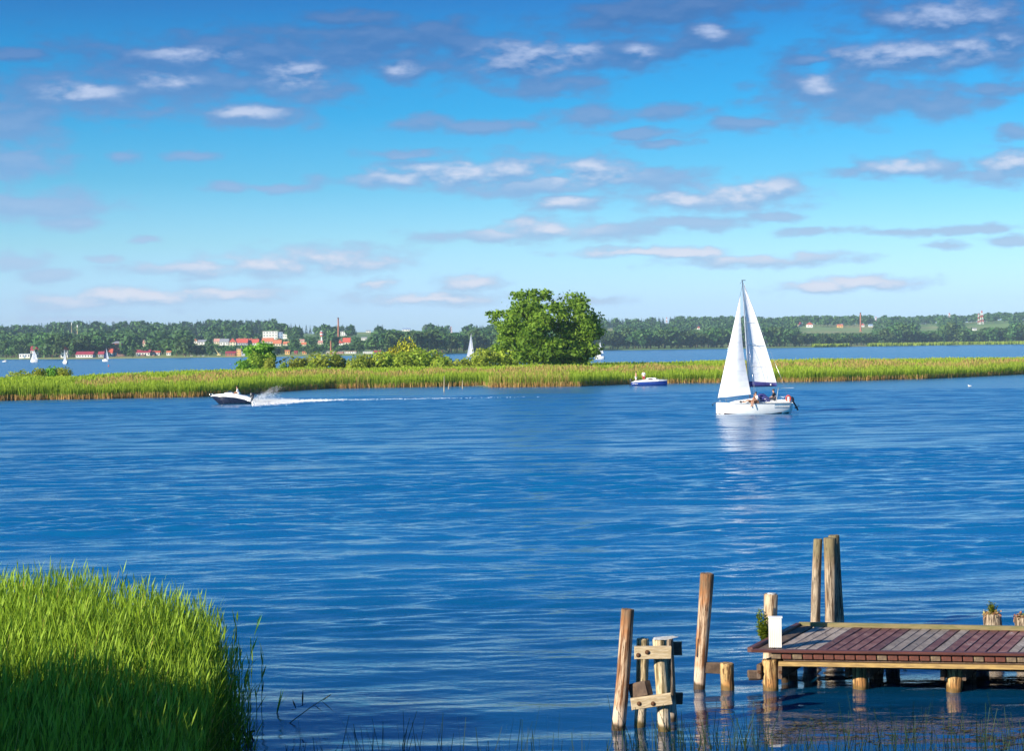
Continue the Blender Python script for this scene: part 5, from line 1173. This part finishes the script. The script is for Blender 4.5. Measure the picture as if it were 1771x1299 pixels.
# tall post with a stub
c1 = W(1211, 1190); tp = empty('mooring_post', c1, 0, 'tall post joined by a short beam to a low stub, second timber from the left', 'post')
post((1211, 1190), (1221, 994), 20, 25, 'post_or', 6, 'post', tp); post((1257, 1194), (1259, 1149), 24, 25, 'post_oc', 7, 'stub', tp)
D_ = c1.y; beam(tp, DP(1219, 1155.5, D_ - .02), DP(1251, 1156, D_ - .02), 19 * D_ / F, .13, 'darkwood', 'short_beam')
b = MB(); b.box((0, 0, 0), (.012, .03, .34), bev=.003); link('iron_strap', b.mesh('iron_strap', M['bolt']), tp, loc=DP(1209.5, 1120, D_ - .1) + Vector((-.06, 0, 0)) - c1)
# ---------------------------------------------------------------- jetty
ZD = .75
A = W(1301.5, 1127, ZD); B_ = W(1771, 1133.5, ZD); C_ = W(1383, 1083.5, ZD); D2 = W(1771, 1091, ZD)
fd = (B_ - A).normalized(); sdv = (C_ - A); Lp = sdv.length; sd = sdv.normalized()
bd = (D2 - C_).normalized()
jt = empty('jetty', A, 0, 'wooden jetty with grey and red-brown planks reaching in from the right edge', 'jetty')
pitch = .186; seq = 'GGGGBBBBBBGGGGBGBBBBBBGGGGBBGGBBBGGBBGGGBB'
skew = Matrix((fd, sd, Vector((0, 0, 1)))).transposed()       # columns
nrm = Vector((-fd.y, fd.x, 0)); wplank = pitch * 1.0
def plank_mesh(material, seed, wf=.905):
    rd = random.Random(seed); b = MB(); w = pitch * wf; L = Lp - .06; t = .045; P = []
    for k in range(7):
        y = .03 + L * k / 6; sag = rd.uniform(-.004, .004); e = rd.uniform(-.004, .004); tw = rd.uniform(-.004, .004)
        for (u, z) in ((0, -t), (0, -.006), (.006, 0), (w - .006, tw * .5), (w, -.006), (w, -t)):
            p = fd * (u + (e if 0 < u < w else e)) + sd * y; P.append((p.x, p.y, z + sag))
    b.add(P, [(i * 6 + k, i * 6 + (k + 1) % 6, (i + 1) * 6 + (k + 1) % 6, (i + 1) * 6 + k)[::-1] for i in range(6) for k in range(6)]); b.f.append([0, 1, 2, 3, 4, 5][::-1]); b.f.append([36, 37, 38, 39, 40, 41]); b.m += [0, 0]; b.sm += [False, False]
    return b.mesh('plank', material)
PM = {'G': [plank_mesh(M['plank_g'], i) for i in range(4)], 'B': [plank_mesh(M['plank_b'], 10 + i, .875) for i in range(4)]}
blk = MB(); blk.box((0, 0, 0), (pitch * .86, .10, .075), bev=.006, jit=.004); BMs = {'B': blk.mesh('plank_end', M['blockred']), 'G': blk.mesh('plank_end', M['blockpale'])}
ang_f = math.atan2(fd.y, fd.x); rd = random.Random(4)
x_off = .32
for i, ch in enumerate(seq):
    p = fd * (x_off + i * pitch)
    link('plank', PM[ch][rd.randrange(4)], jt, loc=(p.x + fd.x * rd.uniform(-.004, .004), p.y, rd.uniform(-.006, .004)))
    e = rd.random(); q_ = fd * (x_off + (i + .42) * pitch + .02) - nrm * .0
    link('plank_end', BMs['G' if (ch == 'G' and e < .5) or e < .08 else 'B'], jt, loc=(q_.x, q_.y, -.083), rot=(0, 0, ang_f))
LT = x_off + len(seq) * pitch
def jbeam(p0, p1, h, t, m_, nm, z): return beam(jt, A + p0 + Vector((0, 0, z)), A + p1 + Vector((0, 0, z)), h, t, m_, nm, bev=.01, jit=.003)
jbeam(fd * -.02, fd * LT, .05, .13, 'rust', 'edge_board', .012)
jbeam(-fd * 0 - fd * .05 + sd * .02, sd * Lp - fd * .02, .09, .10, 'rust', 'side_board', .02)
jbeam(fd * .16 + sd * .10, fd * .16 + sd * (Lp - .08), .045, .24, 'darkwood', 'side_board', -.005)
jbeam(sd * (Lp + .02) - fd * .02, sd * (Lp + .02) + bd * (LT * .98), .085, .12, 'mossy', 'kerb_beam', .035)
jbeam(fd * .55 + nrm * .05, fd * LT + nrm * .05, .05, .10, 'darkwood', 'bearer', -.15)
jbeam(fd * .46 - nrm * .01, fd * LT - nrm * .01, .075, .16, 'ochre', 'bearer', -.215)
jbeam(sd * (Lp - .25) + fd * .1, sd * (Lp - .25) + bd * (LT * .98), .26, .14, 'darkwood', 'bearer', -.20)
jbeam(sd * (Lp * .5) + fd * .1, sd * (Lp * .5) + bd * (LT * .98), .26, .14, 'darkwood', 'bearer', -.20)
for k, (x, y, w) in enumerate([(1334, 1195, 28), (1486, 1193, 27), (1651, 1198, 27), (1812, 1203, 27)]):
    T_y = 1143 + (x - 1333) * .012
    o, cp, _ = post((x, y), (x - 4 if k == 0 else x, T_y), w, w * (1.12 if k else 1.0), 'post_oc', 20 + k, 'pile', jt)
    cpl = cp - A; cpl.z = 0
    back = cpl + sd * (Lp * .86)
    q_ = log_mesh(.52, .13, .14, 30 + k, M['post_gr']); link('pile', q_, jt, loc=(back.x, back.y, -ZD))
    midp = cpl + sd * (Lp * .42); link('pile', q_, jt, loc=(midp.x, midp.y, -ZD))
    for sgn in (-1, 1):   # pair of caps clamping the piles
        a0 = cpl + fd * (sgn * .19) - sd * .12; a1 = cpl + fd * (sgn * .19) + sd * (Lp * .95)
        o_ = jbeam(a0, a1, .26, .07, 'darkwood', 'cap_timber', -.39); 
        b = MB(); b.tube([(0, -.02, 0), (0, .01, 0)], .03, 10); link('bolt', b.mesh('bolt', M['bolt']), jt, loc=(a0.x, a0.y - .03, -.39))
    if k in (0,):
        bb = MB(); bb.box((0, 0, 0), (.24, .16, .16), bev=.03, jit=.015); link('stub_timber', bb.mesh('stub_timber', M['darkwood']), jt, loc=(cpl.x - .28, cpl.y + .1, -.48))
o_, cp_, _ = post((1357, 1178), (1357, 1150), 13, 13, 'post_gr', 41, 'pile', jt)
jbeam(sd * (Lp * .45) + fd * .5, sd * (Lp * .45) + bd * (LT * .98), .34, .05, 'darkwood', 'bearer', -.33)  # added mid fascia among the bearers, put in to darken the water's reflection
jbeam(sd * (Lp - .12) + fd * .5, sd * (Lp - .12) + bd * (LT * .98), .50, .05, 'darkwood', 'added_back_board', -.40)  # added unseen board, hung deep so the water under the deck reflects dark
# white box on the corner
Pb = W(1341, 1120.5, ZD + .03); s = Pb.y / F; b = MB(); w_ = 22.5 * s; h_ = 51 * s
n_s = 7; bx0 = empty('white_box', Pb, math.radians(-7), 'narrow upright white board box standing on the left corner of the jetty', 'box')
for i in range(n_s):
    b = MB(); b.box((0, 0, 0), (w_ / n_s - .004, .02, h_), bev=.003); link('board', b.mesh('board', M['white_paint']), bx0, loc=(-w_ / 2 + w_ * (i + .5) / n_s, 0, h_ / 2))
b = MB(); b.box((0, .01 + .075, h_ / 2 - .002), (w_ - .006, .145, h_ - .01)); b.build('core', M['white_paint'], bx0)
b = MB(); b.box((.003, .075, h_ + .008), (w_ + .02, .19, .016), bev=.003); b.build('cap', M['white_paint'], bx0)
# post behind the left end with a climbing weed
o, cP, tP = post((1327, 1165), (1335, 1029.5), 20, 23.5, 'post', 51, label='white-topped post behind the jetty corner with green weed growing up it', group='single mooring posts')
b = MB(); n = 14; b.add([(math.cos(2 * PI * i / n) * .088 * (1 + .1 * math.sin(3 * i)), math.sin(2 * PI * i / n) * .088, 0) for i in range(n)] + [(math.cos(2 * PI * i / n) * .08, math.sin(2 * PI * i / n) * .08, .025) for i in range(n)], [(i, (i + 1) % n, n + (i + 1) % n, n + i) for i in range(n)] + [tuple(range(n, 2 * n))])
w_o = b.build('white_droppings', M['lichen'], o, loc=(0, 0, (tP - cP).length + .012))
# clump of three piles at the back edge
post((1409.5, 1107), (1415.5, 934), 18, 15.5, 'post_gr', 61, label='left pile of the three standing close together behind the jetty', group='cluster of three piles')
post((1438, 1107), (1433.5, 932), 20, 22, 'post_gr', 62, label='thick middle pile of the three standing close together behind the jetty', group='cluster of three piles')
post((1455, 1103), (1443, 927), 14, 19, 'post_gr', 63, label='shaded pile leaning behind the thick one of the three behind the jetty', group='cluster of three piles', D=W(1438, 1107).y + .42)
# planted stumps
def weed_plant(name, label, loc, h, spread, n, rng, mt='bushleaf', flowers=True, lean=(0, 0), leafsz=.055):
    root = empty(name, loc, 0, label, 'plant'); V = []; T = []; b = MB()
    for i in range(n):
        a = rng.random() * 6.28; hh = h * (.45 + .55 * rng.random()); dx, dy = math.cos(a) * spread * rng.random(), math.sin(a) * spread * rng.random()
        pts = [(dx * .35 + lean[0] * t * h, dy * .35 + lean[1] * t * h, 0) if t == 0 else (dx * (.35 + .65 * t) + lean[0] * t * h, dy * (.35 + .65 * t) + lean[1] * t * h, hh * t) for t in (0, .5, 1)]
        b.tube(pts, [.006, .005, .003], 4)
        for k in range(14):
            t = .15 + .85 * rng.random(); p = Vector(pts[0]).lerp(Vector(pts[2]), t); th = rng.random() * 6.28; L = leafsz * (1.3 - t * .6); d = np.array([math.cos(th), math.sin(th), .4]) * L; sN = np.array([-math.sin(th), math.cos(th), 0]) * L * .35; p = np.array(p)
            V += [p, p + d * .5 - sN, p + d, p + d * .5 + sN]; T += [rng.random()] * 4
    b.build('stem', M['leaf'], root); V = np.array(V); link('leaves', npmesh('leaves', V, np.arange(len(V)).reshape(-1, 4), M[mt], T), root)
    if flowers:
        V = []; T = []
        for i in range(170):
            a = rng.random() * 6.28; r = spread * (.6 + .7 * rng.random()); p = np.array([math.cos(a) * r, math.sin(a) * r, rng.random() * .10 - .03]); d = rng.normal(size=3) * .025; e = rng.normal(size=3) * .02; V += [p, p + e, p + d + e, p + d]; T += [rng.random()] * 4
        V = np.array(V); link('dry_flowers', npmesh('dry_flowers', V, np.arange(len(V)).reshape(-1, 4), M['flower'], T), root)
    return root
rng = np.random.default_rng(77)
o, cS, tS = post((1718.5, 1118), (1718, 1063), 31, 31, 'post_gr', 71, label='thick low stump with green plant on top, behind the jetty at right', group='planted stumps', cat='stump')
weed_plant('stump_plant', 'bright green weed growing from the top of the thick stump behind the jetty', tS - Vector((.03, 0, .0)), .30, .14, 20, rng)
o, cS2, tS2 = post((1771, 1122), (1770, 1069), 33, 32, 'post_gr', 72, label='thick low stump cut by the right edge of the picture', group='planted stumps', cat='stump')
weed_plant('stump_plant', 'low yellowish weed on the stump cut by the right edge', tS2 - Vector((0, 0, .0)), .10, .16, 8, rng)
p = cP.lerp(tP, .42) + Vector((-.13, -.14, 0)); weed_plant('climbing_weed', 'leafy weed clinging to the left side of the white-topped post', p, .62, .13, 22, rng, 'bushleaf', False, (-.03, 0), .095)

# ================================================================ shore, reeds and rushes in front
V = []; xs = np.linspace(-60, 60, 41); prof = [(-40, 5.2), (-6, 4.9), (2, 4.6), (6, 3.2), (10, 1.3), (13, .35), (15.5, -.15), (19, -.9)]
for y, z in prof:
    for x in xs: V.append((x, y + (1.2 * math.sin(x * .35) - max(0, x) * .10) * (y > 5) - (.0 if x < -3 else 0), z + .15 * math.sin(x * .9 + y)))
n_ = len(xs); tag(link('near_bank', npmesh('near_bank', V, [(i * n_ + k, i * n_ + k + 1, (i + 1) * n_ + k + 1, (i + 1) * n_ + k) for i in range(len(prof) - 1) for k in range(n_ - 1)], mat('grassy_earth', (.06, .09, .02), (.10, .07, .04), .7, .95), smooth=True)), kind='structure')
# reed plants: thin stem with long lance leaves
def reed_plants(P, H, rng, nleaf=9, lw=.019, lean=.05, tshift=0.0, leaflen=.40):
    n = len(P); V = []; Fq = []; T = []
    la = rng.random(n) * 2 * PI; ln = lean * (.3 + rng.random(n)); lx, ly = np.cos(la) * ln, np.sin(la) * ln
    lx = lx + .03
    # stem: crossed thin quads
    def at(f): return np.stack([P[:, 0] + lx * H * f ** 1.6, P[:, 1] + ly * H * f ** 1.6, P[:, 2] + H * f], 1)
    for k, ddx in enumerate([(1, 0), (0, 1)]):
        w = .006; d = np.array([*ddx, 0]) * w
        segs = [at(0), at(.5), at(1)]
        vv = np.stack([segs[0] - d, segs[0] + d, segs[1] - d, segs[1] + d, segs[2] - d * .3, segs[2] + d * .3], 1); V.append(vv.reshape(-1, 3))
        o = np.arange(n)[:, None] * 6; Fq.append(np.concatenate([o + np.array([0, 1, 3, 2]), o + np.array([2, 3, 5, 4])])); T.append(np.full(n * 6, .45))
    for j in range(nleaf):
        f = .30 + .70 * (j + rng.random(n)) / nleaf; f = np.minimum(f, .995); p = at(f); th = rng.random(n) * 2 * PI; L = leaflen * (.6 + .6 * rng.random(n)) * (1.12 - .5 * f ** 3)
        up = 1.25 + 1.0 * rng.random(n) + (f > .85) * 1.2; u = np.stack([np.cos(th) + .25, np.sin(th), up], 1); u /= np.linalg.norm(u, axis=1)[:, None]
        s_ = np.stack([-np.sin(th), np.cos(th), rng.normal(size=n) * .5], 1); s_ /= np.linalg.norm(s_, axis=1)[:, None]; w = (lw * (.7 + .6 * rng.random(n)))[:, None] * .5
        L = L[:, None]; dr = (.02 + .22 * rng.random(n) ** 2)[:, None] * L; z = np.array([0, 0, 1.0])
        a0 = p; a1 = p + u * L * .42; a3 = p + u * L - z * dr
        vv = np.stack([a0 - s_ * w * .4, a0 + s_ * w * .4, a1 - s_ * w, a1 + s_ * w, a3 - s_ * w * .05, a3 + s_ * w * .05], 1); V.append(vv.reshape(-1, 3))
        o = np.arange(n)[:, None] * 6; Fq.append(np.concatenate([o + np.array([0, 1, 3, 2]), o + np.array([2, 3, 5, 4])]))
        tt = np.clip(.12 + .62 * f + .25 * rng.random(n) + tshift, 0, 1); T.append(np.repeat(tt, 6))  # lower leaves tinted darker: shade inside the stand put into the colour
    return cat_mesh([(a, b_, c, 0) for a, b_, c in zip(V, Fq, T)])
rng = np.random.default_rng(101)
# outline of the bed: right-hand margin and far margin
def right_px(D): return np.interp(D, [14, 20, 25, 28, 30, 31.5], [300, 335, 368, 378, 350, 300])
N_ = 9500; D = 12.5 + (31.0 - 12.5) * rng.random(N_) ** .8; rp = right_px(D); px = rp - 15 - (rng.random(N_) ** 1.15) * 620 + rng.normal(size=N_) * 6
x = (px - 885.5) / F * D
edge = np.clip((rp - px) / 230, 0, 1)
keep = ~((D > 29.3 + .8 * np.sin(px * .03)) & (px > 120) & (rng.random(N_) < .6)); x, D, px, edge = x[keep], D[keep], px[keep], edge[keep]
H = 2.05 + .62 * edge ** .8 + np.clip(rng.normal(size=len(x)), -2, 1.6) * .13 - .25 * (D > 30)
P = np.stack([x, D, np.full(len(x), -.15)], 1)
P2 = []
for i in range(150):
    D_2 = rng.uniform(25.5, 31.2); P2.append(((right_px(D_2) + abs(rng.normal()) * 26 - 8 - 885.5) / F * D_2, D_2, -.15))
P = np.concatenate([P, P2]); H = np.concatenate([H, rng.uniform(.5, 2.0, 150)])
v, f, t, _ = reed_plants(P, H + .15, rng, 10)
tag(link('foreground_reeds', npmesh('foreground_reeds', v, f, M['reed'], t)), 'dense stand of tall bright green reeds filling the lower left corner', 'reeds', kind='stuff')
k = rng.choice(len(P) - 150, 420, replace=False); v, f, t, _ = reed_plants(P[k] + [.03, .02, 0], H[k] + rng.uniform(-.5, .22, 420), rng, 4, .016, .16, 0, .3)
tag(link('dead_reeds', npmesh('dead_reeds', v, f, M['bankreed'], .62 + .3 * rng.random(len(v)))), 'dry straw-coloured stalks scattered through the green reeds at lower left', 'reeds', kind='stuff')
# loose reeds standing in the open water beside the bed: countable, each a thing
LOOSE = [((404, 1262), (404, 1062), 0, 'tallest loose reed standing right of the dense reed stand'), ((418, 1255), (440, 1072), 0, 'loose reed with one spear-like tip leaning right over the water'), ((428, 1250), (428, 1140), 0, 'short loose reed with drooping leaves at the margin of the stand'),
         ((452, 1232), (452, 1130), 0, 'thin dark loose reed with forked tip'), ((444, 1245), (440, 1180), 0, 'low broken loose reed near the black twig'), ((478, 1235), (482, 1212), 0, 'tiny bent reed between the twig and the floating reed'), ((411, 1270), (412, 1120), 0, 'loose reed close behind the tallest loose one'), ((392, 1262), (388, 1110), 0, 'loose reed hugging the right margin of the stand')]
for bp, tp_, k, lb in LOOSE:
    c = W(*bp); T_ = DP(tp_[0], tp_[1], c.y); Hh = T_.z; root = empty('reed', c, 0, lb, 'reed', None)
    v, f, t, _ = reed_plants(np.array([[0., 0., -.2]]), np.array([Hh + .2]), rng, 7 if Hh > 1 else 4, .03, .0, -.15, .42)
    v = v.copy(); v[:, 0] += (T_.x - c.x) * np.clip(v[:, 2] / Hh, 0, 1.2) ** 1.5; st_n = 12
    link('stem', npmesh('stem', v[:12], f[:4], M['reed'], t[:12]), root); lf = f[4:] - 12; link('leaves', npmesh('leaves', v[12:], lf, M['reed'], t[12:]), root)
c = W(500, 1252); root = empty('floating_reed', c, 0, 'broken reed lying on the water with its yellow tip pointing right', 'reed')
b = MB(); e = DP(572, 1202, c.y + .2) - c; b.tube([(0, 0, 0), e * .5 + Vector((0, 0, .02)), e], [.008, .007, .004], 5); b.build('stem', M['reed'], root)
b = MB(); b.tube([e * .82, e * 1.0], [.014, .008], 6); b.build('yellow_tip', M['yellow'], root)
for q0, q1 in (((541, 1218), (558, 1232)), ((555, 1212), (578, 1232)), ((512, 1226), (506, 1211)), ((515, 1224), (531, 1217)), ((523, 1222), (524, 1193)), ((512, 1228), (500, 1228))):
    p0 = DP(q0[0], q0[1], c.y + .1) - c; p1 = DP(q1[0], q1[1], c.y + .05) - c; b = MB(); b.tube([p0, p0.lerp(p1, .5), p1], [.006, .016, .002], 5, flat=.3); b.build('leaf', M['rush'], root)
c = W(425, 1282); root = empty('twig', c, 0, 'black twisted twig sticking out of the water right of the reeds', 'twig')
for pts in ([(404, 1272), (412, 1271), (422, 1276), (428, 1284)], [(424, 1252), (421, 1262), (427, 1275), (426, 1290)], [(441, 1262), (432, 1263), (436, 1275), (440, 1280)]):
    b = MB(); b.tube([DP(a, b_ + 3, c.y) - c for a, b_ in pts], [.022, .03, .026, .016], 6, jit=.2); b.build('branch', M['bark'], root)
# thin rushes along the bottom
n = 1200; px = rng.uniform(480, 1800, n); dens_ = .25 + .75 * (px > 1040); k = rng.random(n) < dens_; px = px[k]; n = len(px); cl = np.sin(px * .045) + np.sin(px * .021 + 1)
D = rng.uniform(26.9, 28.9, n); D = np.where(rng.random(n) < .12, D + .9, D); x = (px - 885.5) / F * D; P = np.stack([x, D, np.full(n, -.1)], 1); hh = np.clip(.48 + .18 * rng.normal(size=n) + .09 * cl, .15, 1.0)
v, f, t, _ = blades(P, hh, np.full(n, .013), .35 * rng.random(n), rng.random(n) * .3, rng.random(n) * .6, rng.random(n), rng)
tag(link('rushes', npmesh('rushes', v, f, M['rush'], t)), 'thin dark rushes poking out of the water along the bottom', 'rushes', kind='stuff')
n = 420; px = np.concatenate([rng.uniform(1340, 1480, n // 3), rng.uniform(1480, 1780, n - n // 3)]); y = 1268 + 14 * np.sin(px * .03) + rng.normal(size=n) * 7; V = []; T = []  # flat brown flecks scattered in patches on the water surface
for a, b_ in zip(px, y):
    q_ = W(a, b_ ); r = rng.uniform(.02, .07); th = rng.random() * 3; e = np.array([math.cos(th) * r * 1.6, math.sin(th) * r, 0]); g = np.array([-math.sin(th) * r * .4, math.cos(th) * r * .5, 0]); p0 = np.array([q_.x, q_.y, rng.uniform(.006, .02)])
    V += [p0 - e, p0 - g, p0 + e, p0 + g]; T += [rng.random()] * 4
tag(link('floating_patches', npmesh('floating_patches', V, np.arange(len(V)).reshape(-1, 4), M['weed'], T)), 'small flat brown flecks lying in patches on the water before the jetty', 'water weed', kind='stuff')
# alder trees on the bank, left of the picture, whose shade lies over the near reeds
for k, (x, y, h, w) in enumerate([(-15.5, 4.5, 11.5, 7), (-14.8, 9, 11.2, 7), (-14.6, 13.0, 9.0, 6.2), (-14.4, 17.4, 6.8, 5.4), (-19, 1, 11, 8)]):
    v, f, t, i = cat_mesh(broad_parts(h, w, 2600, .42, rng, 12)); root = empty('alder', (x, y, .2), 0, 'dense alder on the near bank left of the reeds, %s from the camera' % ['second', 'third', 'fourth', 'farthest', 'tallest and first'][k], 'tree', 'alders on the near bank')
    link('crown', npmesh('crown', v[:-10], f[i == 0], M['leaf'], t[:-10]), root); link('trunk', npmesh('trunk', v[-10:], f[i == 1] - (len(v) - 10), M['bark'], t[-10:]), root)

# ---------------------------------------------------------------- haze over the lake
b = MB(); b.box((0, 2900, 70), (7600, 6200, 144)); m = bpy.data.materials.new('haze'); m.use_nodes = True; q = NT(m.node_tree); q.n.remove(q.n['Principled BSDF'])
pv = q.node('ShaderNodeVolumePrincipled'); pv.inputs['Color'].default_value = (.55, .78, 1.0, 1); pv.inputs['Density'].default_value = HAZE; pv.inputs['Anisotropy'].default_value = 0.0
q.l.new(pv.outputs[0], q.n['Material Output'].inputs['Volume'])
if HAZE > 0: tag(b.build('haze', m), 'thin bluish summer haze over the lake', kind='stuff')
